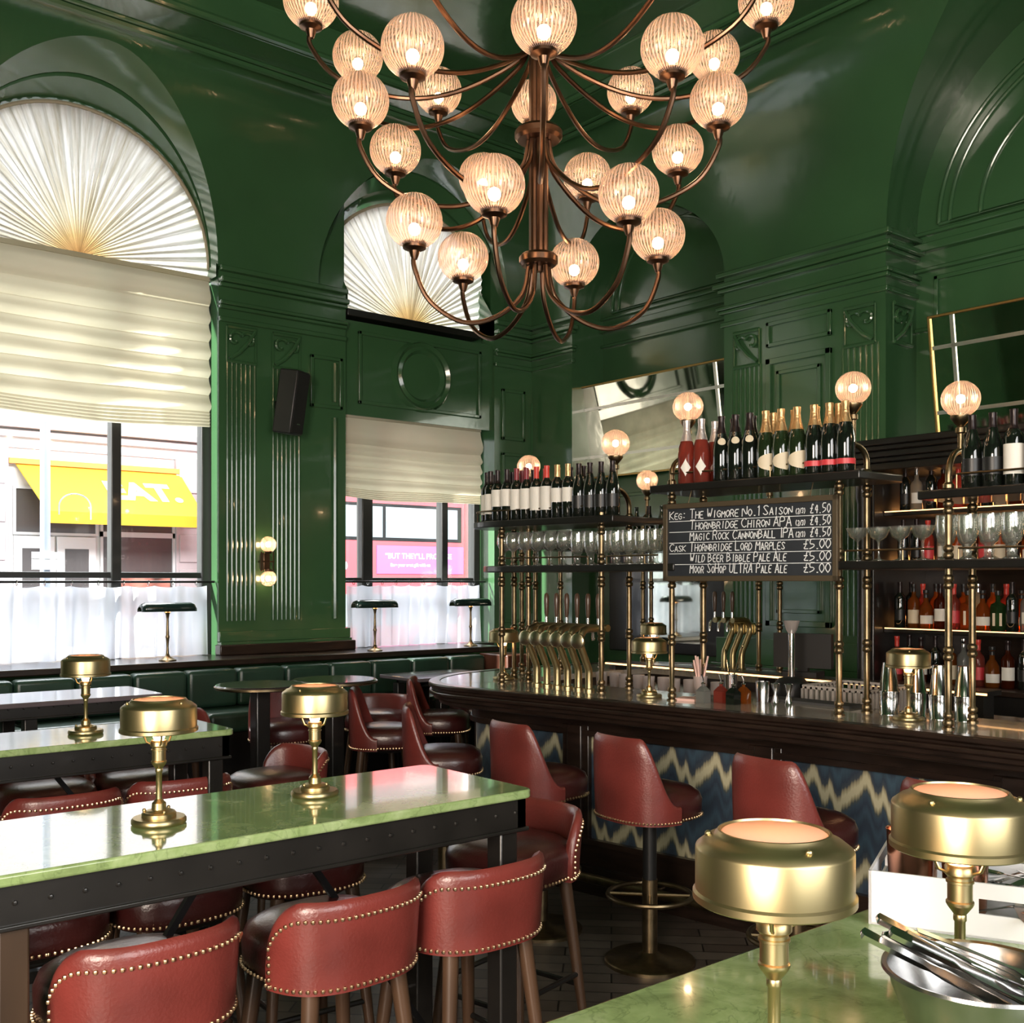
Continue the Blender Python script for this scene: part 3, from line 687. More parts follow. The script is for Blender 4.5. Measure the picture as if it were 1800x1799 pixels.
sp = thing('wall_speaker', 'black loudspeaker tilted on the pier between the windows', 'speaker', (4.03, 7.8, 3.10))
mt = Matrix.Translation((.0, -.20, 0)) @ Matrix.Rotation(radians(28), 4, 'Z') @ Matrix.Rotation(radians(9), 4, 'X')
M().box(-.085, .085, -.10, .07, -.25, .25).xf(mt).build('cabinet', BLACKP, sp, bevel=.012)
M().box(-.077, .077, -.108, -.101, -.235, .235).xf(mt).build('grille', pm('speaker_grille', (.008,.008,.008), .8), sp)
M().box(-.022, .022, -.112, -.107, -.17, -.16).xf(mt).build('badge', STEEL, sp)
M().box(-.03, .03, -.16, 0, -.03, .03).build('bracket', BLACKP, sp)

def sprinkler(loc, label):
    t = thing('sprinkler_head', label, 'sprinkler', loc, 0)
    M().lathe([(.045, .0), (.04, -.012), (.012, -.016), (.010, -.04), (.004, -.05), (.004, -.06), (.022, -.062), (.022, -.066)], 16).build('body', STEELB, t)
    return t
sprinkler((2.40, 7.62, ZC+1.27), 'small sprinkler head at the top of the left window arch')
sprinkler((2.05, 6.45, 5.66), 'small sprinkler head on the flat ceiling beside the top lamps')

# mirrors tilted off the recessed walls
def mirror(name, y0, y1, zt, h, label):
    t = thing(name, label, 'mirror', (XR-.26, (y0+y1)/2, zt)); t.rotation_euler = (0, radians(-8.5), 0)
    w = (y1-y0)/2
    M().box(0, .02, -w, w, -h, 0).build('backing', BLACKW, t)
    M().box(-.004, 0, -w, w, -h, 0).build('mirror_glass', MIRROR, t)
    fr = M()
    for a, b, c, d in ((-w, w, -.018, .0), (-w, w, -h, -h+.018), (-w, -w+.018, -h, 0), (w-.018, w, -h, 0)): fr.box(-.022, .02, a, b, c, d)
    fr.build('frame', GILT, t, bevel=.004)
    for y in (-w+.17, w-.17): M().box(-.014, -.004, y-.013, y+.013, -h+.018, -.018).build('mirror_strip', MIRRB, t)
    for z in (-.22, -h+.20): M().box(-.014, -.004, -w+.018, w-.018, z-.013, z+.013).build('mirror_strip', MIRRB, t)
    M().box(.02, .05, -.03, .03, -h+.0, -h+.05).build('hanger', BLACKW, t)
    return t
mirror('wall_mirror', 5.50, 7.50, 3.50, .86, 'large gilt-framed mirror on the wall behind the chandelier and wine shelf')
mirror('wall_mirror', 1.5, 3.81, 3.50, .86, 'large gilt-framed mirror above the dark spirit cabinet at right')
lm = thing('back_mirror', 'low dark-framed mirror on the wall behind the bar, reflecting the window', 'mirror', (XR, 6.35, 1.05))
M().box(-.05, 0, -.75, .75, 0, 1.05).build('frame', BLACKW, lm, bevel=.01)
M().box(-.056, -.05, -.35, .25, .1, .95).build('mirror_glass', MIRROR, lm)

# ------------------------------------------------------------------ chandelier
CX, CY = 3.09, 3.54
ch = thing('chandelier', 'three-tier bronze chandelier with ribbed pink glass globes', 'chandelier', (CX, CY, 5.66))
def zz(z): return z-5.66
m = M()
for k in range(6): a = 2*pi*k/6; m.tube([(.028*cos(a), .028*sin(a), zz(3.10)), (.028*cos(a), .028*sin(a), zz(5.62))], .016, 8)
m.tube([(0, 0, zz(3.05)), (0, 0, zz(5.62))], .018, 8).build('stem', BRONZE, ch)
M().lathe([(.09, 0), (.09, -.02), (.05, -.05), (.03, -.09)], 24).build('ceiling_rose', BRONZE, ch)
def disc(r, z): return M().lathe([(.03, z-.028), (r-.012, z-.026), (r, z-.012), (r, z+.012), (r-.012, z+.026), (.03, z+.028)], 28)
GL = globe_mesh(.118).build('globe', GLOBE, None); CUPM = None
RT = Vector((C, -S)); TO = Vector((-S, -C))
tiers = [(3.24, .545, 6, -20, 3.10, .085), (3.74, .775, 9, 0, 3.65, .105), (4.24, 1.0, 12, 0, 4.14, .12)]
first = True
for zc, R, n, a0, zh, dr in tiers:
    disc(dr, zz(zh)).build('hub', BRONZE, ch)
    for k in range(n):
        a = radians(a0+360*k/n); d = RT*sin(a)+TO*cos(a)
        zb = zc-.135
        pts = []
        ctrl = [(.045, zh-.03), (.06+.03*R, zh-.16), (.36*R, zc-.40), (.62*R, zc-.425), (.88*R, zc-.34), (R, zc-.20), (R, zb)]
        # smooth curve through the control points
        cc = [ctrl[0]]+ctrl+[ctrl[-1]]
        for i in range(1, len(cc)-2):
            for s in range(6):
                t = s/6; p0, p1, p2, p3 = cc[i-1:i+3]
                q = [.5*((2*p1[j])+(-p0[j]+p2[j])*t+(2*p0[j]-5*p1[j]+4*p2[j]-p3[j])*t*t+(-p0[j]+3*p1[j]-3*p2[j]+p3[j])*t**3) for j in (0, 1)]
                pts.append(q)
        pts.append(ctrl[-1])
        arm = M().tube([(d.x*r, d.y*r, zz(z)) for r, z in pts], .011, 8).build('arm', BRONZE, ch)
        M().lathe([(.012, -.165), (.018, -.15), (.024, -.13), (.05, -.118), (.052, -.092), (.048, -.088)], 20, (d.x*R, d.y*R, zz(zc))).build('cup', BRONZE, arm)
        if first: g = GL; first = False
        else: g = GL.copy(); COL.objects.link(g)
        g.parent = ch; g.location = (d.x*R, d.y*R, zz(zc))
        if k == 0 and zc < 3.3: b0 = M().ball((0, 0, -.035), .026).build('bulb', BULB, g)
        else: b = b0.copy(); COL.objects.link(b); b.parent = g

# ------------------------------------------------------------------ the bench under the windows
bq = thing('banquette', 'long dark green leather banquette under the windows', 'bench', (0, 0, 0))
M().box(-1.5, 5.68, 6.82, 7.26, 0, .66).build('plinth', BLACKW, bq, bevel=.01)
seg = [(-1.5+.375*k, -1.5+.375*(k+1)) for k in range(19)]+[(5.625, 5.68)]
def pad(x0, x1, y0, y1, z0, z1): return M().box(x0+.004, x1-.004, y0, y1, z0, z1)
for a, b in zip(range(0, 18, 3), range(3, 21, 3)):
    x0, x1 = seg[a][0], seg[min(b, 19)-1][1]
    pad(x0, x1, 6.78, 7.24, .66, .80).build('seat_cushion', LEATHG, bq, bevel=.035, segs=4)
for x0, x1 in seg[:19]:
    pad(x0, x1, 7.12, 7.26, .80, 1.065).build('back_panel', LEATHG, bq, bevel=.03, segs=4)
M().box(5.68, 5.95, 6.9, 7.29, 0, 1.07).build('end_panel', WOODR, bq, bevel=.01)

# ------------------------------------------------------------------ bar stools
def sup(a, rx, ry, e=2.7):
    c, s = cos(a), sin(a); return (rx*math.copysign(abs(c)**(2/e), c), ry*math.copysign(abs(s)**(2/e), s))
def nails(m, pts, r=.0062):
    for p in pts: m.lathe([(r, -.002), (r*.8, r*.55), (.0002, r*.8)], 6, p) if False else m.ball(p, r, 6, 4)
def resample(pts, step):
    pts = [Vector(p) for p in pts]; out = [pts[0]]; acc = 0
    for a, b in zip(pts[:-1], pts[1:]):
        L_ = (b-a).length; d = step-acc
        while d <= L_: out.append(a+(b-a)*(d/L_)); d += step
        acc = (acc+L_) % step if L_ else acc
    return out
def make_stool(name, label, low=True, pedestal=False):
    """faces +x; the back wraps round -x"""
    t = thing(name, label, 'bar stool', (0, 0, 0))
    RX, RY = .212, .214; NA = 40
    rings = []
    for k, z in ((.93, .655), (.97, .66), (.98, .70), (.985, .735), (.93, .765), (.78, .785), (.5, .795), (.02, .797)):
        rings.append([(*[q*k for q in sup(2*pi*i/NA, RX, RY)], z) for i in range(NA)])
    seat = M().loft(rings).build('seat', LEATHD, t, ang=60)
    base = [(*[q*.985 for q in sup(2*pi*i/160, RX, RY)], .668) for i in range(161)]
    m = M(); nails(m, resample(base, .0185)); m.build('nailhead_trim', NAIL, seat)
    # back shell
    span = radians(80 if low else 86); n = 44
    H = .228 if low else .36; zb = .652
    def top(s):
        a = abs(s)
        if low:
            k = max(0, (a-.55)/.45); return zb+.07+(H-.07)*max(0, 1-k**2.1)**(1/2.1) if a < .999 else zb+.07
        k = max(0, min(1, (a-.36)/.62)); return zb+.075+(H-.075)*(1-(k*k*(3-2*k)))
    prof = []
    for i in range(n+1):
        s = -1+2*i/n; a = pi+s*span; zt = top(s); th = .034
        ring = []
        for u, off in ((0, 1), (.15, 1), (.5, 1), (.8, 1), (.93, .97), (1, .8), (1.03, .5), (1.0, .15), (.9, 0), (.5, 0), (0, 0)):
            z = zb+(zt-zb)*u; fl = 1+(.10 if low else .05)*(z-zb)/.36
            x, y = sup(a, RX*fl+.008, RY*fl+.008); d = hypot(x, y); k = (d-th*(1-off))/d
            ring.append((x*k, y*k, z))
        prof.append(ring)
    back = M().loft(prof, closed=True).build('backrest', LEATH, t, ang=60)
    m = M(); e = []
    for i in range(161):
        s = -.95+1.9*i/160; a = pi+s*span; zt = top(s)-.038 if low else None
        if low:
            z = max(zb+.012, zb+.012+(zt-zb-.012)); k = 1
            fl = 1+.10*(z-zb)/.36; x, y = sup(a, RX*fl+.0095, RY*fl+.0095); e.append((x, y, z))
    if low:
        for s0 in (-.95, .95):
            a = pi+s0*span; col_ = [(*sup(a, RX*1.02+.0095, RY*1.02+.0095), zb+.012+q*.0185) for q in range(int((top(s0)-.05-zb)/.0185))]
            nails(m, col_)
        nails(m, resample(e, .0185))
    b2 = [(*sup(pi+(-1+2*i/160)*span, RX+.0095, RY+.0095), zb+.012) for i in range(161)]
    nails(m, resample(b2, .0185 if low else .016)); m.build('nailhead_trim', NAIL, back)
    if pedestal:
        M().lathe([(.10, .63), (.10, .655)], 24).build('seat_plate', IRON, t)
        M().lathe([(.031, .36), (.031, .63)], 20).build('upper_column', BLACKP, t)
        M().lathe([(.20, 0), (.20, .014), (.19, .022), (.06, .03), (.034, .05), (.034, .37)], 40).build('column_base', BRASSD, t)
        m = M().tube([(.185*cos(2*pi*k/40), .185*sin(2*pi*k/40), .30) for k in range(40)], .011, 8, closed=True)
        for k in range(4): a = pi/4+pi/2*k; m.tube([(.03*cos(a), .03*sin(a), .30), (.18*cos(a), .18*sin(a), .30)], .007, 6)
        m.build('foot_ring', BRASSD, t)
    else:
        M().lathe([(.17, .635), (.19, .655)], 28).build('seat_plate', BLACKW, t)
        for sx in (1, -1):
            for sy in (1, -1):
                M().tube([(sx*.135, sy*.135, .65), (sx*.16, sy*.16, .40), (sx*.20, sy*.195, 0)], [.024, .021, .014], 10).build('leg', LEGW, t)
        m = M(); q = [(.175, .172), (-.175, .172), (-.175, -.172), (.175, -.172)]
        for i in range(4): a, b = q[i], q[(i+1) % 4]; z = .26 if i % 2 else .30; m.tube([(a[0], a[1], z), (b[0], b[1], z)], .010, 8)
        m.build('stretcher', BLACKW, t)
    return t
tub = make_stool('tub_stool', '', True); hi = make_stool('high_back_stool', '', False); ped = make_stool('pedestal_stool', '', False, True)
used = set()
def stool(proto, x, y, face, label, group):
    rz = radians(face)
    if proto.name not in used:
        used.add(proto.name); proto.location = (x, y, 0); proto.rotation_euler = (0, 0, rz); proto['label'] = label; proto['group'] = group; return proto
    return dup(proto, (x, y, 0), rz, label, group)
G1 = 'red tub stools at the near marble table'
stool(tub, .94, 2.56, 93, 'red leather tub stool nearest the lens, at the left corner of the photo', G1)
stool(tub, 1.47, 2.56, 93, 'red leather tub stool in the middle of the near row, tucked under the marble table', G1)
stool(tub, 1.92, 2.56, 91, 'red leather tub stool at the right end of the near row, beside the table leg', G1)
stool(tub, .90, 3.27, -92, 'red tub stool across the near table, leftmost of the far row under it', G1)
stool(tub, 1.32, 3.28, -88, 'red tub stool across the near table, second from the left of the far row', G1)
stool(tub, 1.79, 3.31, -94, 'red tub stool across the near table, right of the diagonal brace', G1)
stool(tub, 2.40, 2.90, 192, 'brown-red tub stool turned in at the right head of the near marble table', G1)
G2 = 'red tub stools at the second marble table'
stool(tub, 1.30, 4.37, 90, 'dark red tub stool behind the left of the near marble table', G2)
stool(tub, 1.78, 4.40, 86, 'dark red tub stool behind the brass lamp on the near table', G2)
stool(tub, 1.46, 5.06, -90, 'stool seat across the second marble table, farther left', G2)
stool(tub, 1.90, 5.06, -90, 'stool seat across the second marble table, right of the other', G2)
stool(tub, 2.37, 4.62, 185, 'tub stool with open back at the right head of the second marble table', G2)
G3 = 'stools round the small window tables'
stool(hi, 3.30, 6.28, -100, 'red stool between the small round tables and the bench', G3)
stool(hi, 3.68, 5.68, -38, 'high-backed red stool in profile right of the small round tables', G3)
stool(tub, 4.03, 6.33, -140, 'low tub stool behind the high-backed profile stool', G3)
stool(hi, 4.35, 6.02, -42, 'dark channel-backed red stool by the rounded bar end', G3)
stool(tub, 4.98, 6.40, 160, 'low tub stool half hidden beyond the rounded bar end', G3)
stool(tub, 2.62, 6.35, -95, 'reddish stool behind the dark rectangular table by the bench', G3)
G4 = 'pedestal stools along the bar'
stool(ped, 3.43, 4.71, -36, 'pedestal bar stool seen side on at the curved bar end', G4)
stool(ped, 3.42, 3.90, -3, 'pedestal bar stool second from the curved end of the bar', G4)
stool(ped, 3.50, 3.26, -2, 'pedestal bar stool in the middle of the bar with its foot ring in view', G4)
stool(ped, 3.52, 2.50, -4, 'pedestal bar stool behind the nearest brass lamp', G4)
stool(ped, 3.55, 1.80, -4, 'pedestal bar stool at the right, behind the white cutlery box', G4)

# ------------------------------------------------------------------ tables
WOODL = pm('brown_table_leg', (.045,.026,.014), .4, noise=.35, nscale=8, stretch=(1,1,.2))
def rivets(m, pts, r=.006):
    for p in pts: m.ball(p, r, 6, 4)
def long_table(label, x0, x1, y0, y1, zt, legs, topmat, apron=.085, lip=.02, group=None, brace=True):
    t = thing('high_table', label, 'table', (x0, y0, 0), 0, group); w, d = x1-x0, y1-y0
    rr = .035; rp = [(cx_+rr*cos(a_+pi/12*k_), cy_+rr*sin(a_+pi/12*k_)) for cx_, cy_, a_ in ((w-rr, d-rr, 0), (rr, d-rr, pi/2), (rr, rr, pi), (w-rr, rr, 3*pi/2)) for k_ in range(7)]
    top = M().prism(rp, zt-.026, zt).build('table_top', topmat, t, bevel=.006, segs=3)
    ap = M(); z1 = zt-.026; z0 = z1-apron
    for a in ((lip, w-lip, lip, lip+.03), (lip, w-lip, d-lip-.03, d-lip), (lip, lip+.03, lip, d-lip), (w-lip-.03, w-lip, lip, d-lip)): ap.box(a[0], a[1], a[2], a[3], z0, z1)
    rv = ap; n = int(w/.075)
    rivets(rv, [(lip+.04+(w-2*lip-.08)*i/n, lip-.001, z0+.045) for i in range(n+1)]); rivets(rv, [(w-lip+.001, lip+.05+(d-2*lip-.1)*i/6, z0+.045) for i in range(7)])
    ao = ap.build('apron', BLACKW, t)
    M().box(lip-.008, w-lip+.008, lip-.008, lip+.02, z0-.012, z0).box(w-lip-.02, w-lip+.008, lip, d-lip, z0-.012, z0).build('bead', BLACKW, ao, bevel=.003)
    for i, (lx, matl) in enumerate(legs):
        for ly in (lip+.012, d-lip-.012-.065):
            M().box(lx-x0, lx-x0+.065, ly, ly+.065, 0, z0).build('leg', matl, t, bevel=.006)
    xs = [l[0]-x0+.03 for l in legs]
    m = M()
    m.bar((xs[0], d/2, .16), (xs[-1], d/2, .16), .045).box(xs[0]-.02, xs[0]+.02, .05, d-.05, .13, .18).box(xs[-1]-.02, xs[-1]+.02, .05, d-.05, .13, .18); m.build('stretcher', BLACKW, t)
    if brace:
        m_ = (xs[0]+xs[-1])/2
        for s in (0, 1):
            a = (m_-.12, d/2, z0) if s == 0 else (m_+.12, d/2, z0); b = (xs[0]+.03, d/2, .2) if s == 0 else (xs[-1]-.03, d/2, .2)
            M().bar(a, b, .018).build('diagonal_brace', IRON, t)
    return t
long_table('high green-marble table in the left foreground with two brass lamps', -.15, 2.06, 2.375, 2.93, 1.08, [(.60, WOODL), (1.955, BLACKW)], MARBLE)
long_table('second green-marble table behind the foreground one, with one brass lamp', -.3, 1.945, 4.13, 4.62, 1.08, [(.4, BLACKW), (1.84, BLACKW)], MARBLE)
long_table('dark rectangular table by the bench at far left', .1, 2.26, 5.68, 6.22, 1.08, [(.35, BLACKW), (1.55, BLACKW)], TABLT, .05, brace=False)
long_table('green-marble table in the right foreground with white box and steel bowl', .70, 2.75, .30, 1.112, 1.08, [(.8, BLACKW), (2.6, BLACKW)], MARBLE)
long_table('pale grey-topped table between the bench and the bar end', 4.30, 5.05, 6.22, 6.74, 1.0, [(4.36, BLACKW), (4.58, BLACKW)], TABLT, .03, lip=.1, brace=False)
def round_table(x, y, label):
    t = thing('round_table', label, 'table', (x, y, 0), 0, 'small round high tables')
    M().lathe([(.25, 1.052), (.262, 1.056), (.262, 1.074), (.255, 1.08)], 48).build('table_top', TABDK, t)
    M().lathe([(.263, 1.056), (.266, 1.058), (.266, 1.07), (.263, 1.072)], 48).build('brass_edge', BRASSD, t)
    M().box(-.045, .045, -.045, .045, .03, 1.052).build('pedestal', BLACKW, t, bevel=.008)
    M().lathe([(.2, 0), (.2, .015), (.06, .035)], 32).build('base', IRON, t)
    return t
round_table(2.90, 5.83, 'small round dark table nearer the second marble table')
round_table(3.41, 5.84, 'small round dark table nearer the bar, behind the other round one')

# ------------------------------------------------------------------ brass table lamps
def table_lamp(label):
    t = thing('brass_lamp', label, 'lamp', (0, 0, 0), 0, 'brass table lamps')
    m = M().lathe([(.064, 0), (.067, .004), (.067, .012), (.063, .017), (.042, .018), (.042, .027), (.038, .031), (.034, .031), (.030, .034), (.018, .036), (.017, .052), (.013, .056), (.008, .062)], 40)
    for k in range(3): a = 2*pi*k/3+.5; m.ball((.036*cos(a), .036*sin(a), .034), .005, 8, 6)
    m.build('base', BRASS, t)
    M().lathe([(.0075, .06), (.0075, .128), (.009, .130), (.009, .138), (.0075, .140)], 16).build('pole', BRASS, t)
    so = M().lathe([(.008, .160), (.017, .172), (.019, .176), (.019, .179), (.017, .181), (.017, .205), (.019, .206), (.019, .209), (.017, .210), (.017, .214), (.021, .218), (.021, .228), (.018, .232)], 24, (0, 0, -.022)).build('socket', BRASS, t)
    m = M()
    for k in range(3):
        a = 2*pi*k/3+.3; m.tube([(.016*cos(a), .016*sin(a), .197), (.032*cos(a), .032*sin(a), .204), (.05*cos(a), .05*sin(a), .246), (.088*cos(a), .088*sin(a), .246)], .0025, 6)
    m.build('gallery_arms', BRASS, so)
    M().lathe([(.0001, .256), (.012, .250), (.019, .234), (.014, .216), (.010, .208)], 14).build('bulb', BULBS, t)
    sh = M().lathe([(.088, .232), (.0925, .231), (.0955, .233), (.0955, .241), (.0925, .244), (.0925, .292), (.0915, .295), (.080, .304), (.072, .307), (.068, .311), (.066, .314), (.0635, .3145), (.0625, .311), (.0615, .3105)], 56, caps=False).build('lamp_shade', BRASS, t)
    m = sh.modifiers.new('thick', 'SOLIDIFY'); m.thickness = .0012
    b = M()
    for k in range(3):
        a = 2*pi*k/3+.9; b.ball((.077*cos(a), .077*sin(a), .306), .0045, 8, 6)
    b.build('thumb_screws', BRASS, sh)
    M().lathe([(.0001, .3125), (.06, .3125), (.062, .311)], 40, caps=False).build('frosted_disc', FROST, t)
    return t
l0 = table_lamp('brass table lamp on the left of the near marble table'); l0.location = (1.036, 2.64, 1.08)
for x, y, l in ((1.512, 2.70, 'brass table lamp on the right of the near marble table'), (1.42, 4.38, 'brass table lamp alone on the second marble table'),
    (1.05, .778, 'largest brass lamp, nearest the lens on the right marble table'), (1.455, .76, 'brass lamp between the white cutlery box and the steel bowl'),
    (4.145, 3.865, 'brass lamp on the bar in front of the shelf posts and spoon jar'), (4.335, 2.50, 'brass lamp on the bar among the silver shakers'),
    (4.20, 5.14, 'brass lamp on the rounded bar end behind the beer taps'), (5.62, 5.20, 'brass lamp at the back counter seen between the beer tap pipes')):
    dup(l0, (x, y, 1.08), random.uniform(0, 2), l)

# ------------------------------------------------------------------ the bar
def smooth(pts, n=10):
    P_ = [Vector((*p, 0)) for p in pts]; q = [2*P_[0]-P_[1]]+P_+[2*P_[-1]-P_[-2]]; out = []
    for i in range(1, len(q)-2):
        p0, p1, p2, p3 = q[i-1:i+3]
        for k in range(n):
            t = k/n; out.append(.5*((2*p1)+(p2-p0)*t+(2*p0-5*p1+4*p2-p3)*t*t+(3*p1-p0-3*p2+p3)*t**3))
    out.append(P_[-1]); return out
def offset(pts, d):     # positive d = towards the inside of the bar (right of the path)
    out = []
    for i, p in enumerate(pts):
        t = (pts[min(i+1, len(pts)-1)]-pts[max(i-1, 0)]).normalized(); out.append(p+Vector((t.y, -t.x, 0))*d)
    return out
BARP = smooth([(4.075, -.4), (4.075, .6), (4.065, 1.3), (4.05, 1.9), (4.0, 2.7), (3.945, 3.13), (3.875, 3.6), (3.80, 4.136), (3.70, 4.72), (3.665, 5.02), (3.72, 5.25), (3.88, 5.47), (4.15, 5.66), (4.50, 5.76), (5.0, 5.79), (5.5, 5.76), (5.88, 5.62), (6.08, 5.35), (6.14, 5.0), (6.15, 4.6), (6.15, 4.15)])
def strip(m, d0, d1, z0, z1):
    a, b = offset(BARP, d0), offset(BARP, d1); n = len(a)
    vs = [(p.x, p.y, z) for q, z in ((a, z0), (b, z0), (b, z1), (a, z1)) for p in q]
    fs = []
    for k in range(4):
        k2 = (k+1) % 4
        fs += [(k*n+i, k*n+i+1, k2*n+i+1, k2*n+i) for i in range(n-1)]
    fs += [(0, n, 2*n, 3*n), (n-1, 4*n-1, 3*n-1, 2*n-1)]
    return m.add(vs, fs)
bar = thing('bar_counter', 'curved dark wood bar with marble top and blue flame-patterned front', 'bar', (0, 0, 0))
strip(M(), .055, .62, 1.045, 1.08).build('counter_top', MARBLEB, bar)
m = M()
for d0, z0, z1 in ((0, 1.055, 1.083), (.018, 1.035, 1.056), (.005, 1.012, 1.036), (.03, .985, 1.013), (.065, .955, .986)): strip(m, d0, .075 if z0 > 1.05 else .30, z0, z1)
m.build('counter_edge', WOOD, bar, bevel=.007)
m = M(); strip(m, .265, .30, .86, .956); strip(m, .265, .30, .06, .27); strip(m, .245, .28, .255, .285); strip(m, .225, .28, .10, .14); strip(m, .21, .28, .0, .10); strip(m, .255, .28, .845, .875)
strip(m, .30, .33, .0, 1.045); strip(m, .58, .62, 0, 1.045)
m.build('bar_body', WOOD, bar, bevel=.005)
# upholstered front
pa = offset(BARP, .292); acc = [0]
for a, b in zip(pa[:-1], pa[1:]): acc.append(acc[-1]+(b-a).length)
me_ = M(); me_.add([(p.x, p.y, z) for p in pa for z in (.27, .87)], [(2*i, 2*i+1, 2*i+3, 2*i+2) for i in range(len(pa)-1)])
fo = me_.build('front_cloth', FLAME, bar); uvl = fo.data.uv_layers.new(name='cloth')
for lp_ in fo.data.loops: vi = lp_.vertex_index; uvl.data[lp_.index].uv = (acc[vi//2], .27 if vi % 2 == 0 else .87)
def at_len(path, s):
    L_ = 0
    for a, b in zip(path[:-1], path[1:]):
        d = (b-a).length
        if L_+d >= s: t = (b-a).normalized(); return a+t*(s-L_), t
        L_ += d
    return path[-1], (path[-1]-path[-2]).normalized()
for s in [.1+1.16*k for k in range(7)]:
    p, t = at_len(pa, s); nrm = Vector((-t.y, t.x, 0)); m = M()
    for w, d in ((.09, .03), (.05, .045)):
        q = [p+t*w+nrm*-.01, p-t*w+nrm*-.01, p-t*w+nrm*d, p+t*w+nrm*d]
        m.prism([(v.x, v.y) for v in q], .25, .90)
    m.build('front_pilaster', WOOD, bar, bevel=.006)
fr = offset(BARP, .10); k0 = 2
pts = [(p.x, p.y, .125) for p in fr[2:len(fr)-8]]
fr_o = M().tube(pts, .026, 12).build('foot_rail', BRASSD, bar)
for s in [.5+.9*k for k in range(8)]:
    p, t = at_len(fr, s); m = M().tube([(p.x, p.y, .0), (p.x, p.y, .11)], .010, 8)
    nrm = Vector((t.y, -t.x, 0)); q = p+nrm*.12; m.tube([(p.x, p.y, .125), (q.x, q.y, .125)], .010, 8); m.build('rail_bracket', BRASSD, fr_o)

# under-counter and back counter with warm strip of light
bcn = thing('back_counter', 'low back counter behind the bar with a warm strip of light', 'counter', (5.3, 4.6, 0))
M().box(-.43, .12, -2.6, .75, 0, .97).build('cabinet', BLACKW, bcn, bevel=.01)
M().box(-.45, .14, -2.62, .77, .97, 1.0).build('worktop', STEELB, bcn, bevel=.005)
M().box(-.05, .10, -2.0, .7, 1.11, 1.135).build('glass_shelf', BLACKW, bcn)
M().box(-.060, -.052, -2.0, .7, 1.116, 1.126).build('light_strip', LED, bcn)
for y in (-1.95, -.6, .65): M().box(-.03, .08, y-.02, y+.02, 1.0, 1.11).build('shelf_bracket', BLACKW, bcn)

# brass shelf frame on the bar: posts, arches, shelves, rails
gt = thing('bar_gantry', 'brass post shelf frame with dark shelves standing on the bar', 'shelf', (0, 0, 1.08))
def gz(z): return z-1.08
def post(x, y, ztop, mid):
    p = []
    def k(z, w=1): return [(.012, z-.03*w), (.021, z-.022*w), (.021, z-.008*w), (.014, z), (.021, z+.008*w), (.021, z+.022*w), (.012, z+.03*w)]
    p = [(.026, 0), (.026, .006), (.016, .010), (.022, .018), (.022, .034), (.014, .04), (.022, .048), (.022, .062), (.013, .07)]
    for z in mid: p += [(.0145, gz(z)-.031)]+k(gz(z))+[(.0145, gz(z)+.031)]
    p += [(.0145, gz(ztop))]
    return M().lathe(p, 16, (x, y, 0)).build('post', BRASSD, gt, ang=60)
LOW, U1, U2, U3 = 1.742, 2.008, 2.142, 2.03     # undersides of the shelves
TH = .038
pairs = {'A': ((4.011, 4.928), (4.275, 5.13), U1), 'C': ((4.113, 4.19), (4.41, 4.267), U1), 'E': ((4.122, 3.686), (4.42, 3.73), U2), 'F': ((4.236, 2.783), (4.438, 2.768), U2), 'G': ((4.207, 2.247), (4.485, 2.287), U3), 'H': ((4.22, 1.2), (4.49, 1.2), U3)}
for k, (a, b, zt) in pairs.items():
    for x, y in (a, b):
        post(x, y, zt, [1.39, LOW-.055, LOW+TH+.03, zt-.035] if k not in 'EF' else [1.39, LOW-.06, LOW+TH+.03, zt-.035])
post(4.239, 4.95, U1, [1.39, LOW-.055])
def shelf(poly, z, label):
    m = M().prism(poly, gz(z), gz(z+TH))
    o = m.build('shelf', BLACKW, gt, bevel=.006, segs=3); return o
def inward(poly, d):
    cx_ = sum(p[0] for p in poly)/len(poly); cy_ = sum(p[1] for p in poly)/len(poly)
    return [(cx_+(x-cx_)*(1-d/max(.1, hypot(x-cx_, y-cy_))), cy_+(y-cy_)*(1-d/max(.1, hypot(x-cx_, y-cy_)))) for x, y in poly]
up1 = [(4.06, 4.05), (4.02, 4.4), (3.95, 4.85), (3.925, 5.0), (3.95, 5.12), (4.03, 5.22), (4.16, 5.27), (4.32, 5.24), (4.42, 5.14), (4.46, 4.9), (4.49, 4.4), (4.52, 4.10)]
lo1 = [(4.06, 3.62), (4.06, 4.2), (3.96, 4.85), (3.955, 4.98), (4.0, 5.09), (4.12, 5.17), (4.28, 5.17), (4.38, 5.08), (4.44, 4.8), (4.47, 4.2), (4.49, 3.62)]
up2 = [(4.10, 2.62), (4.19, 2.62), (4.19, 2.70), (4.06, 3.79), (4.50, 3.82), (4.52, 2.62)]
up2 = [(4.175, 2.64), (4.055, 3.78), (4.48, 3.82), (4.53, 2.64)]
lo3 = [(4.15, -.2), (4.15, 1.6), (4.165, 2.3), (4.185, 2.87), (4.52, 2.89), (4.55, 2.0), (4.55, -.2)]
up3 = [(4.15, -.2), (4.15, 1.6), (4.16, 2.36), (4.54, 2.38), (4.55, -.2)]
for p, z in ((up1, U1), (lo1, LOW), (up2, U2), (lo3, LOW), (up3, U3)): shelf(p, z, '')
def rail(pts, z, h=.045):
    m = M().tube([(x, y, gz(z+TH+h)) for x, y in pts], .0045, 8)
    q = resample([(x, y, 0) for x, y in pts], .28)
    for p in q: m.tube([(p.x, p.y, gz(z+TH)), (p.x, p.y, gz(z+TH+h))], .0035, 6)
    m.build('gallery_rail', BRASSD, gt)
sm = lambda pts: [(p.x, p.y) for p in smooth(pts, 6)]
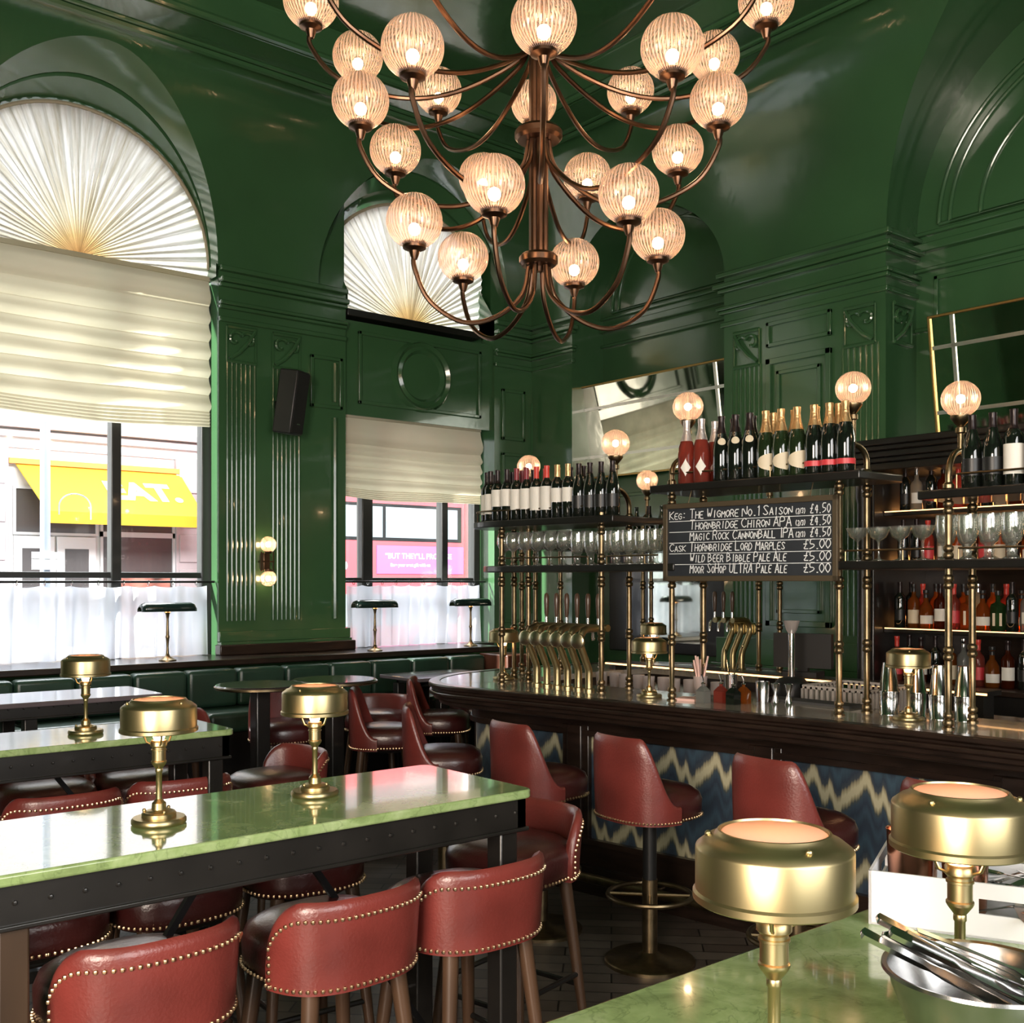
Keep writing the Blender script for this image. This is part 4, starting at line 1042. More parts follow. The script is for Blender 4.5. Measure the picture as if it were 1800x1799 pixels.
rail(sm([(4.085, 4.28), (4.035, 4.6), (3.965, 4.9), (3.945, 5.02), (3.98, 5.13), (4.08, 5.22)]), U1, .06)
rail(sm([(4.085, 4.12), (4.085, 3.75)]), LOW); rail(sm([(4.08, 4.26), (4.03, 4.6), (3.99, 4.86)]), LOW)
rail([(4.085, 3.66), (4.20, 2.82)], U2, .055); rail([(4.19, 2.72), (4.185, 2.30)], LOW); rail([(4.18, 2.19), (4.175, 1.6), (4.175, 0)], LOW)
rail([(4.185, 2.20), (4.175, 1.6), (4.175, 0)], U3, .06)
def arch(a, b, zs, h, zg, rg, label):
    pts = [(a[0], a[1], gz(zs))]; n = 16
    for i in range(n+1):
        t = pi*i/n; k = .5-.5*cos(t); pts.append((a[0]+(b[0]-a[0])*k, a[1]+(b[1]-a[1])*k, gz(zs+.06+(h-.06)*sin(t))))
    pts.append((b[0], b[1], gz(zs)))
    M().tube(pts, .014, 10).build('arch', BRASSD, gt)
    mx, my = (a[0]+b[0])/2, (a[1]+b[1])/2
    z0 = zs+h
    M().lathe([(.013, gz(z0)), (.013, gz(zg-rg-.07)), (.022, gz(zg-rg-.065)), (.022, gz(zg-rg-.045)), (.013, gz(zg-rg-.04)), (.028, gz(zg-rg-.022)), (.042, gz(zg-rg-.004)), (.042, gz(zg-rg+.006))], 18, (mx, my, 0)).build('lamp_stem', BRASSD, gt, ang=60)
    g = globe_mesh(rg, 44).build('globe', GLOBE, gt); g.location = (mx, my, gz(zg))
    M().ball((0, 0, 0), .019).build('bulb', BULB, g)
    for x, y in (a, b): M().lathe([(.014, gz(zs)), (.024, gz(zs+.006)), (.024, gz(zs+.02)), (.015, gz(zs+.03))], 14, (x, y, 0)).build('finial', BRASSD, gt)
arch((4.113, 4.19), (4.41, 4.267), U1+TH, .165, 2.46, .077, '')
arch((4.122, 3.686), (4.42, 3.73), U2+TH, .15, 2.60, .077, '')
arch((4.236, 2.783), (4.438, 2.768), U2+TH, .14, 2.575, .077, '')
arch((4.207, 2.247), (4.485, 2.287), U3+TH, .17, 2.46, .077, '')

# the matching frame on the far side of the bar
g2 = gt
gt = thing('back_gantry', 'second brass shelf frame at the far side of the bar behind the first', 'shelf', (0, 0, 1.08))
for (a, b, zg) in (((4.60, 5.44), (4.86, 5.60), 2.47), ((5.64, 5.32), (5.92, 5.50), 2.43), ((5.72, 4.36), (6.0, 4.40), 2.40)):
    for x, y in (a, b): post(x, y, 2.03, [1.39, 1.66, 1.85])
    arch(a, b, 2.03, .14, zg, .077, '')
post(5.02, 5.52, 1.9, [1.39, 1.66]); post(5.35, 5.45, 1.9, [1.39, 1.66])
shelf([(5.62, 4.25), (5.60, 5.55), (5.98, 5.55), (6.06, 4.25)], 1.90, '')
shelf([(4.55, 5.36), (4.60, 5.66), (5.9, 5.62), (5.9, 5.30)], 1.90, '')

# ------------------------------------------------------------------ dark cabinet of spirits against the wall at right
cb = thing('spirit_cabinet', 'tall dark wood back-bar cabinet with lit shelves of spirits', 'cabinet', (6.42, 4.0, 0))
for y in (-.0, -2.2): M().box(-.02, .70, y-.06, y+.06, 0, 2.44).build('side_panel', BLACKW, cb, bevel=.01)
M().lathe([(.055, 0), (.055, .9), (.04, .92), (.034, 1.0), (.034, 2.2), (.045, 2.25), (.045, 2.44)], 20, (-.06, .0, 0)).build('column', BLACKW, cb)
M().box(.64, .70, -2.2, 0, 0, 2.44).build('back_panel', WOOD, cb)
m = M()
for d, z0, z1 in ((.0, 2.42, 2.47), (.03, 2.47, 2.50), (.06, 2.50, 2.54), (.10, 2.54, 2.57), (.13, 2.57, 2.61)): m.box(-.06-d, .70, -2.26, .07+d, z0, z1)
m.build('cornice', BLACKW, cb, bevel=.006)
M().box(-.06, .64, -2.14, -.06, 0, 1.0).build('base_unit', BLACKW, cb)
M().box(-.10, .64, -2.14, -.06, 1.0, 1.03).build('worktop', WOOD, cb, bevel=.004)
for z in (1.38, 1.80, 2.16):
    so = M().box(.10, .64, -2.14, -.06, z-.035, z).build('shelf', BLACKW, cb, bevel=.004)
    M().box(.094, .102, -2.13, -.07, z-.008, z-.002).build('light_strip', LED, so)
    M().box(.615, .638, -2.13, -.07, z+.002, z+.03).build('light_strip', LEDB, so)

# ------------------------------------------------------------------ bottles
BOTP = {
 'bordeaux': [(.034, 0), (.0375, .006), (.0375, .19), (.034, .208), (.022, .222), (.0145, .235), (.0135, .29), (.015, .292), (.015, .302)],
 'burgundy': [(.036, 0), (.041, .006), (.041, .15), (.036, .18), (.024, .215), (.016, .245), (.0135, .285), (.015, .288), (.015, .298)],
 'champagne': [(.038, 0), (.0435, .008), (.0435, .15), (.039, .185), (.027, .225), (.018, .26), (.0145, .30), (.017, .302), (.017, .318)],
 'spirit': [(.036, 0), (.0395, .006), (.0395, .17), (.034, .19), (.019, .205), (.014, .22), (.0135, .27), (.016, .272), (.016, .29)],
 'round': [(.040, 0), (.046, .01), (.048, .08), (.043, .13), (.028, .16), (.016, .175), (.014, .225), (.018, .227), (.018, .25)],
 'square': [(.043, 0), (.046, .008), (.046, .15), (.040, .165), (.02, .175), (.014, .185), (.014, .22), (.018, .222), (.018, .248)]}
def bottle(kind, glass, foil=None, foilz=.225, lab=None, lz=(.07, .15), arc=150, extra=None, n=24, cap=None, name='wine_bottle'):
    """an upright bottle: glass body, foil sleeve or cap over the neck, paper label"""
    t = thing(name, '', 'bottle', (0, 0, 0)); p = BOTP[kind]
    M().lathe(p, 4 if kind == 'square' else n).build('body', glass, t, ang=50, bevel=.008 if kind == 'square' else 0)
    def rad(z):
        for (r0, z0), (r1, z1) in zip(p[:-1], p[1:]):
            if z0 <= z <= z1: return r0+(r1-r0)*(z-z0)/max(1e-6, z1-z0)
        return p[-1][0]
    top = p[-1][1]
    if foil:
        zs = [foilz+(top-foilz)*k/8 for k in range(9)]
        M().lathe([(rad(z)+.0012, z) for z in zs]+[(rad(top)+.001, top+.002), (.0001, top+.003)], n).build('capsule', foil, t)
    if lab:
        def lb(m_, z0, z1, arc, shape=None):
            k = 14; a0 = radians(180-arc/2)
            def fn(u, v):
                a = a0+radians(arc)*u; z = z0+(z1-z0)*v
                if shape: z = (z0+z1)/2+(z-(z0+z1)/2)*max(.02, shape(u))
                r = (p[1][0] if kind != 'square' else p[1][0]*.72)+.0012 if kind != 'round' else rad(z)+.0012
                if kind == 'square': return (-r*.99, (u-.5)*.055, z)
                r = rad(z)+.0012; return (r*cos(a), r*sin(a), z)
            return M().grid(fn, k, 6).build('label', m_, t)
        lb(lab, lz[0], lz[1], arc, extra)
    return t
LINE = {}
def row(protos, positions, z, place, kind_group, names, turn=0):
    """puts one bottle or glass at each place of a row"""
    for i, ((x, y), k) in enumerate(zip(positions, names)):
        pr = protos[k]; d = atan2(-y, -x)-pi+random.uniform(-.15, .15)+turn
        l = place(i, k)
        if pr.get('label'): dup(pr, (x, y, z), d, l, kind_group)
        else: pr.location = (x, y, z); pr.rotation_euler = (0, 0, d); pr['label'] = l; pr['group'] = kind_group
    return
P = {}
P['plain'] = bottle('bordeaux', BOTD, FOILB, .225, PAPER, (.05, .16), 165)
P['tall'] = bottle('bordeaux', BOTD, FOILB, .225, PAPER, (.045, .165), 170)
P['half'] = bottle('bordeaux', BOTD, FOILB, .225, PAPER, (.085, .185), 185)
P['burg'] = bottle('bordeaux', BOTD, FOILM, .235, PAPER, (.06, .18), 185)
P['red'] = bottle('bordeaux', BOTD, FOILR, .235, PAPER, (.05, .185), 185)
P['gold'] = bottle('bordeaux', BOTD, FOILG, .235, PAPER, (.09, .17), 130)
P['black'] = bottle('burgundy', BOTD, FOILB, .24, BLACKP, (.05, .12), 120)
P['redbase'] = bottle('bordeaux', BOTD, FOILB, .225, REDL, (.015, .04), 170)
DESC = {'plain': 'with a white label', 'tall': 'with a tall grey label', 'half': 'with a high white label', 'burg': 'with burgundy neck foil', 'red': 'with bright red neck foil', 'gold': 'with gold neck foil', 'black': 'with black label and neck', 'redbase': 'with a red foot band'}
# front rank along the curved shelf, from the window end towards the lens
ks = ['plain', 'redbase', 'redbase', 'tall', 'tall', 'half', 'half', 'burg', 'burg', 'red', 'red', 'gold', 'gold', 'black', 'black', 'black', 'black']
us = [857, 866, 876, 893, 906, 914, 930, 937, 952, 968, 984, 1002, 1017, 1035, 1053, 1072, 1090]
path1 = smooth([(4.14, 4.13), (4.08, 4.45), (4.02, 4.80), (4.0, 5.0), (4.06, 5.13), (4.18, 5.20)], 12)
def along(path, n, s0, step): return [(lambda q: (q[0].x, q[0].y))(at_len(path, s0+step*i)) for i in range(n)]
pos = list(reversed(along(path1, 17, .0, .0757)))
cnt = {}
def pl(i, k):
    return 'wine bottle %s, %s in the front rank of the curved shelf' % (DESC[k], ORD[i])
row(P, pos, U1+TH, pl, 'wine bottles on the curved shelf', ks)
pos = along(smooth([(4.24, 5.14), (4.14, 4.98), (4.16, 4.7), (4.22, 4.3)], 10), 9, 0, .094)
row(P, pos, U1+TH, lambda i, k: 'dark wine bottle in the second rank of the curved shelf, %s from the window' % ORD[i], 'wine bottles on the curved shelf', ['plain', 'half', 'plain', 'burg', 'half', 'red', 'gold', 'black', 'black'])
# sparkling wine on the raised middle shelf
Q = {}
Q['rose'] = bottle('champagne', ROSE, FOILS, .215, PAPER, (.035, .125), 70, lambda u: 1-abs(2*u-1)**.8 if u < .99 else .02, name='champagne_bottle')
Q['seal'] = bottle('champagne', BOTD, FOILB, .235, CREAM, (.175, .21), 62, lambda u: sqrt(max(.001, 1-(2*u-1)**2)), name='champagne_bottle')
Q['gold'] = bottle('champagne', BOTG, FOILG, .215, CREAM, (.03, .115), 120, lambda u: sqrt(max(.001, 1-(1-u)**2)), name='champagne_bottle')
Q['redband'] = bottle('champagne', BOTD, FOILG, .225, REDL, (.035, .06), 190, name='champagne_bottle')
DQ = {'rose': 'pink bottle with silver neck and pale label', 'seal': 'black champagne bottle with a round cream seal', 'gold': 'gold-necked champagne bottle with half-moon label', 'redband': 'gold-necked champagne bottle with red band'}
us2 = [1207, 1233, 1268, 1293, 1318, 1346, 1373, 1401, 1431, 1458, 1486]
pos = []
for u in us2:        # spread along the straight front of the shelf between its end posts
    k = (u-900)/1880; a, b = Vector((4.118, 3.70)), Vector((4.225, 2.72)); n_ = Vector((S+C*k, C-S*k)); n_ = Vector((n_.y, -n_.x))
    t = -a.dot(n_)/((b-a).dot(n_)); q = a+(b-a)*t; pos.append((q.x, q.y))
row(Q, pos, U2+TH, lambda i, k: '%s, %s along the raised shelf' % (DQ[k], ORD[i]), 'sparkling wine on the raised shelf', ['rose']*2+['seal']*3+['gold']*3+['redband']*3)
pos = [(4.26, 3.52-.12*i) for i in range(7)]
row(Q, pos, U2+TH, lambda i, k: 'sparkling wine bottle in the back rank of the raised shelf, %s along' % ORD[i], 'sparkling wine on the raised shelf', ['rose', 'seal', 'seal', 'gold', 'gold', 'redband', 'redband'])
pos = [(4.235, 2.16-.085*i) for i in range(8)]
row(P, pos, U3+TH, lambda i, k: 'wine bottle %s, %s along the upper right shelf' % (DESC[k], ORD[i]), 'wine bottles on the upper right shelf', ['black', 'black', 'tall', 'tall', 'tall', 'gold', 'tall', 'plain'])
pos = [(4.33, 2.12-.085*i) for i in range(7)]
row(P, pos, U3+TH, lambda i, k: 'wine bottle in the second rank of the upper right shelf, %s from the left' % ORD[i], 'wine bottles on the upper right shelf', ['black', 'black', 'black', 'gold', 'gold', 'gold', 'plain'])
# far shelf
P['dark'] = bottle('burgundy', BOTG, None, .24, PAPER, (.05, .12), 110)
P['orange'] = bottle('bordeaux', BOTD, FOILO, .235, PAPER, (.07, .15), 130)
pos = [(5.70+.02*i, 5.44-.105*i) for i in range(11)]
row(P, pos, 1.934, lambda i, k: 'wine bottle on the far brass shelf behind the bar, %s from the left' % ORD[i], 'bottles on the far shelf', ['dark', 'black', 'dark', 'dark', 'black', 'black', 'black', 'orange', 'orange', 'orange', 'orange'])

# spirits
SP = {}
SP['amber'] = bottle('spirit', AMBER, BLACKP, .24, CREAM, (.03, .12), 130, name='spirit_bottle')
SP['rye'] = bottle('round', AMBER, BLACKP, .20, PAPER, (.03, .085), 110, name='spirit_bottle')
SP['rum'] = bottle('spirit', AMBERD, FOILB, .235, PAPER, (.05, .13), 130, name='spirit_bottle')
SP['red'] = bottle('spirit', ROSE, FOILR, .225, REDL, (.04, .12), 130, name='spirit_bottle')
SP['dark'] = bottle('bordeaux', BOTD, FOILB, .235, BLACKP, (.05, .12), 110, name='spirit_bottle')
SP['gin'] = bottle('spirit', CLEARL, STEEL, .24, PAPER, (.05, .12), 110, name='spirit_bottle')
SP['green'] = bottle('square', GREENL, BLACKP, .22, CREAM, (.03, .11), 110, name='spirit_bottle')
SP['whisky'] = bottle('square', AMBER, BLACKP, .22, CREAM, (.03, .12), 110, name='spirit_bottle')
DS = {'amber': 'amber spirit bottle with a cream label', 'rye': 'round-shouldered amber spirit bottle', 'rum': 'dark rum bottle with pale label', 'red': 'red-labelled spirit bottle', 'dark': 'black spirit bottle', 'gin': 'clear spirit bottle', 'green': 'green square spirit bottle', 'whisky': 'square whisky bottle'}
seqs = [(1.38, 6.62, ['dark', 'amber', 'rye', 'rum', 'red', 'whisky', 'rye', 'green', 'dark', 'gin', 'amber', 'rum', 'dark', 'rye', 'amber'], 'lit middle shelf, front rank'),
        (1.38, 6.74, ['dark', 'red', 'amber', 'rye', 'amber', 'gin', 'amber', 'red', 'rye', 'amber', 'dark', 'amber', 'rye', 'red'], 'lit middle shelf, back rank'),
        (1.80, 6.64, ['dark', 'dark', 'red', 'gin', 'amber', 'rum', 'red', 'amber', 'dark', 'rye', 'gin', 'rum', 'amber', 'red', 'rye'], 'cabinet shelf behind glasses'),
        (2.16, 6.66, ['dark', 'gin', 'dark', 'rum', 'red', 'amber', 'dark', 'gin', 'rum', 'dark', 'amber', 'dark', 'rum', 'gin'], 'top cabinet shelf'),
        (1.03, 6.56, ['red', 'dark', 'rum', 'dark', 'amber', 'gin', 'red', 'rye', 'rum', 'dark', 'rye', 'gin', 'whisky', 'amber', 'rye'], 'cabinet worktop')]
for z, x, q, where in seqs:
    pos = [(x+random.uniform(-.015, .015), 3.87-.094*i+random.uniform(-.004, .004)) for i in range(len(q))]
    row(SP, pos, z, lambda i, k, where=where: '%s, %s along the %s' % (DS[k], ORD[i], where), 'spirits in the dark cabinet', q)

# ------------------------------------------------------------------ glasses
def glass(name, prof, label=''):
    t = M().lathe(prof, 20).build(name, DRINK, None, ang=60); t['category'] = 'glass'; return t
GW = glass('wine_glass', [(.036, 0), (.036, .002), (.012, .008), (.0045, .02), (.0045, .078), (.012, .086), (.036, .108), (.046, .135), (.045, .165), (.034, .198), (.033, .198), (.044, .165), (.045, .135), (.035, .110), (.010, .090), (.0001, .088)])
GB = glass('beer_goblet', [(.036, 0), (.036, .003), (.022, .010), (.016, .016), (.018, .06), (.032, .072), (.041, .105), (.044, .15), (.041, .185), (.040, .185), (.043, .15), (.040, .106), (.030, .074), (.0001, .070)])
GC = glass('coupe_glass', [(.034, 0), (.034, .002), (.010, .008), (.004, .018), (.004, .085), (.010, .092), (.034, .108), (.048, .140), (.050, .148), (.049, .148), (.046, .140), (.032, .110), (.0001, .096)])
def glasses(proto, pos, z, fmt, group, st=[set()]):
    for i, (x, y) in enumerate(pos):
        o = proto if proto.name not in st[0] else proto.copy()
        if o is proto: st[0].add(proto.name)
        else: COL.objects.link(o)
        o.location = (x, y, z); o['label'] = fmt % ORD[i]; o['group'] = group
zl = LOW+TH
pathg = smooth([(4.155, 3.74), (4.155, 4.2), (4.09, 4.6), (4.04, 4.88), (4.09, 5.04)], 12)
pg = list(reversed(along(pathg, 14, .0, .094)))
glasses(GW, pg[:6], zl, 'large wine glass, %s from the window end on the lower left shelf', 'wine glasses on the lower left shelf')
glasses(GB, pg[6:13], zl, 'stemmed beer glass on the lower left shelf, %s after the wine glasses', 'beer glasses on the lower left shelf')
glasses(GC, pg[13:], zl, 'saucer glass beside the chalkboard at the end of the lower left shelf, %s', 'saucer glasses')
pathh = smooth([(4.265, 3.74), (4.265, 4.2), (4.20, 4.6), (4.16, 4.84)], 12)
ph = list(reversed(along(pathh, 12, .03, .094)))
glasses(GW, ph[:5], zl, 'wine glass in the back rank of the lower left shelf, %s along', 'wine glasses on the lower left shelf')
glasses(GB, ph[5:], zl, 'beer glass in the back rank of the lower left shelf, %s along', 'beer glasses on the lower left shelf')
glasses(GC, [(4.255, 2.70-.105*i) for i in range(4)], zl, 'saucer glass on the lower right shelf, %s from the left', 'saucer glasses on the lower right shelf')
glasses(GC, [(4.36, 2.66-.105*i) for i in range(4)], zl, 'saucer glass in the back rank of the lower right shelf, %s along', 'saucer glasses on the lower right shelf')
glasses(GB, [(4.25, 2.28-.093*i) for i in range(12)], zl, 'stemmed beer glass on the lower right shelf, %s from the left', 'beer glasses on the lower right shelf')
glasses(GB, [(4.345, 2.24-.093*i) for i in range(12)], zl, 'beer glass in the back rank of the lower right shelf, %s along', 'beer glasses on the lower right shelf')
DRINK = glassmat('cut_glass', (.95,.93,.92), .25, haze=.45, hazecol=(.95,.88,.86), edge=.9)  # pinkish haze puts the glow of strip light from below into the glass
TUM = glass('tumbler', [(.030, 0), (.036, .004), (.038, .095), (.036, .095), (.033, .012), (.0001, .010)])
glasses(TUM, [(4.93+.02*(i % 2), 5.02-.105*i) for i in range(10)], 1.0, 'upturned tumbler on the back counter behind the taps, %s from the left', 'tumblers on the back counter')

# ------------------------------------------------------------------ chalkboard with hand lettering
GLY = {'A': '0026 40|1232|2640'.replace('0026 40', '00 26').replace('1232', '12 32').replace('2640', '26 40'), 'B': '00 06 25 34 23 03|23 42 31 00', 'C': '45 26 04 02 20 41', 'D': '00 06 26 44 42 20 00', 'E': '46 06 00 40|03 33', 'F': '46 06 00|03 33',
 'G': '45 26 04 02 20 41 43 23', 'H': '00 06|40 46|03 43', 'I': '20 26', 'J': '36 31 20 01', 'K': '00 06|46 03 40', 'L': '06 00 40', 'M': '00 06 22 46 40', 'N': '00 06 40 46', 'O': '20 02 04 26 44 42 20', 'P': '00 06 36 44 33 03',
 'R': '00 06 36 44 33 03|23 40', 'S': '45 26 05 14 32 41 20 01', 'T': '06 46|26 20', 'U': '06 01 20 41 46', 'W': '06 10 24 30 46', 'X': '00 46|06 40', 'Y': '06 23 46|23 20', '£': '45 36 25 22 00 40|03 33', '0': '20 02 04 26 44 42 20', '1': '15 26 20', '2': '05 26 45 43 00 40', '3': '05 26 45 33 42 20 01|23 33', '4': '30 36 02 42', '5': '46 06 03 33 42 31 00',
 '(': '36 14 12 30', ')': '16 34 32 10', '/': '00 46', '.': '10 20', ':': '11 21|14 24', '-': '13 33'}
def chalk(m, s, x, z, h, w=.62, rnd=random.Random(4)):
    """draws words as chalk strokes; capitals are taller than the small capitals"""
    for c in s:
        if c == ' ': x += h*.34; continue
        up = c.isupper() or not c.isalpha(); g = GLY.get(c.upper())
        k = h if up else h*.74
        if c in '(/)23' and s.startswith('('): k = h*.62
        if g:
            j = rnd.uniform(-.03, .03)*h; sl_ = rnd.uniform(.02, .12)
            for st_ in g.split('|'):
                p = [(x+int(q[0])/4*k*w+int(q[1])/6*k*sl_, z+j+int(q[1])/6*k) for q in st_.split()]
                if len(p) > 3:      # round the corners slightly as a hand would
                    r = [p[0]]
                    for a, b in zip(p[:-1], p[1:]): r += [(a[0]*.75+b[0]*.25, a[1]*.75+b[1]*.25), (a[0]*.25+b[0]*.75, a[1]*.25+b[1]*.75)]
                    p = r+[p[-1]]
                for a, b in zip(p[:-1], p[1:]):
                    d = Vector((b[0]-a[0], b[1]-a[1]));
                    if d.length < 1e-5: continue
                    n_ = Vector((-d.y, d.x)).normalized()*(h*.05); e = d.normalized()*(h*.02)
                    q = [(a[0]-e.x+n_.x, a[1]-e.y+n_.y), (a[0]-e.x-n_.x, a[1]-e.y-n_.y), (b[0]+e.x-n_.x, b[1]+e.y-n_.y), (b[0]+e.x+n_.x, b[1]+e.y+n_.y)]
                    m.add([(u, -.0008, v) for u, v in q], [(0, 1, 2, 3)])
        x += k*(w+.16) if c not in 'I1.:' else k*.42
    return x
def chalk_w(s, h, w=.62):
    x = 0
    for c in s:
        if c == ' ': x += h*.34; continue
        k = h if (c.isupper() or not c.isalpha()) else h*.74
        if c in '(/)23' and s.startswith('('): k = h*.62
        x += k*(w+.16) if c not in 'I1.:' else k*.42
    return x
bw, bh = .90, .345
cbd = thing('chalkboard', 'chalkboard beer list hanging from the raised shelf over the bar', 'chalkboard', (4.065, 3.665, 1.712)); cbd.rotation_euler = (0, 0, atan2(2.80-3.665, 4.175-4.065))
M().box(0, bw, 0, .014, 0, bh).build('slate', SLATE, cbd)
fr = M()
for a in ((-.022, bw+.022, -.022, .004), (-.022, bw+.022, bh-.004, bh+.022), (-.022, .004, -.022, bh+.022), (bw-.004, bw+.022, -.022, bh+.022)): fr.box(a[0], a[1], -.010, .018, a[2], a[3])
fr.build('frame', pm('dull_bronze_frame', (.10,.075,.045), .45, metal=.4), cbd, bevel=.003)
m = M(); rows_ = [('Keg:', 'The Wigmore No.1 Saison', '(2/3)', '£4.50'), ('', 'Thornbridge Chiron APA', '(2/3)', '£4.50'), ('', 'Magic Rock CannonBall IPA', '(2/3)', '£4.50'), ('Cask', 'Thornbridge Lord Marples', '', '£5.00'), ('', 'Wild Beer Bibble Pale Ale', '', '£5.00'), ('', 'Moor SoHop ULTRA Pale Ale', '', '£5.00')]
rh = (bh-.02)/6
for i, (a, b, c, d) in enumerate(rows_):
    z = bh-.012-rh*(i+1)+.010; h = .046
    if i < 5: m.add([(.012, -.0008, z-.0125), (bw-.012, -.0008, z-.0125), (bw-.012, -.0008, z-.0095), (.012, -.0008, z-.0095)], [(0, 1, 2, 3)])
    x = chalk(m, a, .014, z, h*.86) if a else 0
    tw = chalk_w(b, h); k = min(1, (.56 if c else .52)/tw); chalk(m, b, .135, z, h, max(.3, (.62+.16)*k-.16) if k < 1 else .62)
    if c: chalk(m, c, .712, z, .040, .26)
    chalk(m, d, .785 if c else .752, z, .042 if c else .044, .36 if c else .52)
m.build('lettering', CHALK, cbd)
ch_ = M()
for x in (.12, bw-.12): ch_.tube([(x, .005, bh+.015), (x+.004, .03, U2-1.712+.004)], .003, 6)
ch_.build('hanging_chain', BRASSD, cbd)

# ------------------------------------------------------------------ beer taps
def tap_column(name, h=1):
    t = thing(name, '', 'beer tap', (0, 0, 0))     # base on the bar, leans towards the drinkers (-x)
    m = M().lathe([(.030, 0), (.030, .012), (.024, .016)], 20)
    pts = [(0, 0, .01), (0, 0, .10), (-.006, 0, .125), (-.085, 0, .25), (-.092, 0, .275), (-.088, 0, .305), (-.06, 0, .335), (-.02, 0, .345), (.10, 0, .345)]
    pts = [tuple(v) for v in pts]; m.tube(pts, .0205, 14).build('column', BRASS, t)
    M().lathe([(.040, -.012), (.043, -.008), (.043, .006), (.038, .010), (.0001, .011)], 28).xf(Matrix.Translation((-.116, 0, .282)) @ Matrix.Rotation(-pi/2, 4, 'Y') @ Matrix.Identity(4)).build('medallion', BRASSP, t)
    m = M().tube([(.10, 0, .36), (.10, 0, .40)], .010, 10).tube([(.13, 0, .345), (.15, 0, .33), (.155, 0, .27)], .009, 10); m.build('valve', STEEL, t)
    M().lathe([(.008, .40), (.012, .42), (.016, .50), (.013, .53), (.006, .54)], 14, (.10, 0, 0)).build('handle', LEGW, t)
    return t
tp = tap_column('beer_tap')
tl = ['nearest the window', 'second from the window', 'third from the window', 'fourth from the window', 'fifth from the window', 'nearest the brass post on the right']
tpos = [(4.115, 4.73), (4.118, 4.645), (4.122, 4.56), (4.125, 4.475), (4.125, 4.385), (4.115, 4.29)]
for i, (x, y) in enumerate(tpos):
    o = tp if i == 0 else dup(tp, (x, y, 1.08)); o.location = (x, y, 1.08); o['label'] = 'bent brass beer tap column on the bar, '+tl[i]; o['group'] = 'front beer taps'; o.rotation_euler = (0, 0, radians(14))
hd = M().tube([(4.21, 4.80, 1.428), (4.215, 4.24, 1.428)], .020, 14); tag(hd.build('tap_manifold', BRASS, None), 'horizontal brass pipe joining the six front beer taps', 'pipe')
for i in range(3):
    y = 4.46-.075*i; o = dup(tp, (5.55, y+.55, 1.085), pi, 'brass beer tap on the far counter, %s from the left' % ORD[i], 'far beer taps')
    o.location = (5.86, y+.3, 1.08)

# ------------------------------------------------------------------ things standing on the bar
def simple(name, label, cat, loc, parts, rz=0, group=None):
    t = thing(name, label, cat, loc, rz, group)
    for n_, m_, mt_ in parts: m_.build(n_, mt_, t, ang=50)
    return t
shk = [(.044, 0), (.044, .004), (.042, .006), (.045, .10), (.046, .106), (.045, .11), (.043, .112), (.028, .235), (.0275, .238), (.0001, .239)]
for i, (x, y) in enumerate(((4.455, 2.665), (4.50, 2.555), (4.47, 2.43), (4.50, 2.33))):
    simple('cocktail_shaker', 'tall silver cocktail shaker beside the bar lamp, %s from the left' % ORD[i], 'shaker', (x, y, 1.08), [('cup', M().lathe(shk, 28), STEEL)], 0, 'silver cocktail shakers')
syr = [(CLEARL, 'clear', 4.17, 3.52), (ROSE, 'red', 4.235, 3.46), (BOTD, 'black', 4.225, 3.375), (AMBER, 'orange', 4.30, 3.37)]
for mt_, c, x, y in syr:
    simple('dasher_bottle', 'small square pourer bottle of %s liquid on the bar' % c, 'bottle', (x, y, 1.08),
        [('body', M().box(-.026, .026, -.026, .026, 0, .058).loft([[(-.026, -.026, .0585), (.026, -.026, .0585), (.026, .026, .0585), (-.026, .026, .0585)], [(-.010, -.010, .082), (.010, -.010, .082), (.010, .010, .082), (-.010, .010, .082)]]).lathe([(.009, .08), (.009, .094)], 12), mt_),
         ('pourer', M().lathe([(.011, .094), (.012, .098), (.006, .102)], 12).tube([(0, 0, .10), (0, 0, .118), (-.008, .006, .142)], .0035, 6), STEEL)], 0, 'pourer bottles')
simple('jigger', 'tall steel mixing tin at right of the pourer bottles', 'jigger', (4.40, 3.33, 1.08), [('cup', M().lathe([(.030, 0), (.034, .105), (.033, .106), (.029, .004), (.0001, .004)], 24), STEELB)])
for x, y, n_ in ((4.45, 3.29, 'left'), (4.47, 3.225, 'right')):
    simple('jigger', 'waisted steel spirit measure on the bar, %s one of two' % n_, 'jigger', (x, y, 1.08), [('cup', M().lathe([(.020, 0), (.008, .045), (.023, .095), (.022, .096), (.006, .048), (.0001, .047)], 20), STEEL)])
t = simple('straw_jar', 'footed glass jar holding paper straws and stirrers on the bar', 'jar', (4.36, 3.70, 1.08), [('jar', M().lathe([(.035, 0), (.033, .006), (.012, .018), (.016, .03), (.030, .045), (.038, .11), (.037, .11), (.029, .047), (.0001, .034)], 24), DRINK)])
PINKP = pm('pink_paper', (.80,.52,.45), .7)
for i in range(9):
    a = 2*pi*i/9; M().tube([(.010*cos(a), .010*sin(a), .05), (.040*cos(a), .040*sin(a), .175+.02*(i % 3))], .005, 6).build('straw', PINKP if i % 3 else STEEL, t)
simple('napkin_stack', 'flat stack of pinkish paper napkins on the bar edge', 'napkins', (4.20, 3.64, 1.08), [('stack', M().box(-.055, .055, -.055, .055, 0, .012), PINKP)], .3)
simple('bar_mat', 'dark drip tray mat lying on the bar between the posts', 'mat', (4.60, 3.15, 1.08), [('mat', M().box(-.10, .03, -.25, .25, 0, .012), RUBBER)])
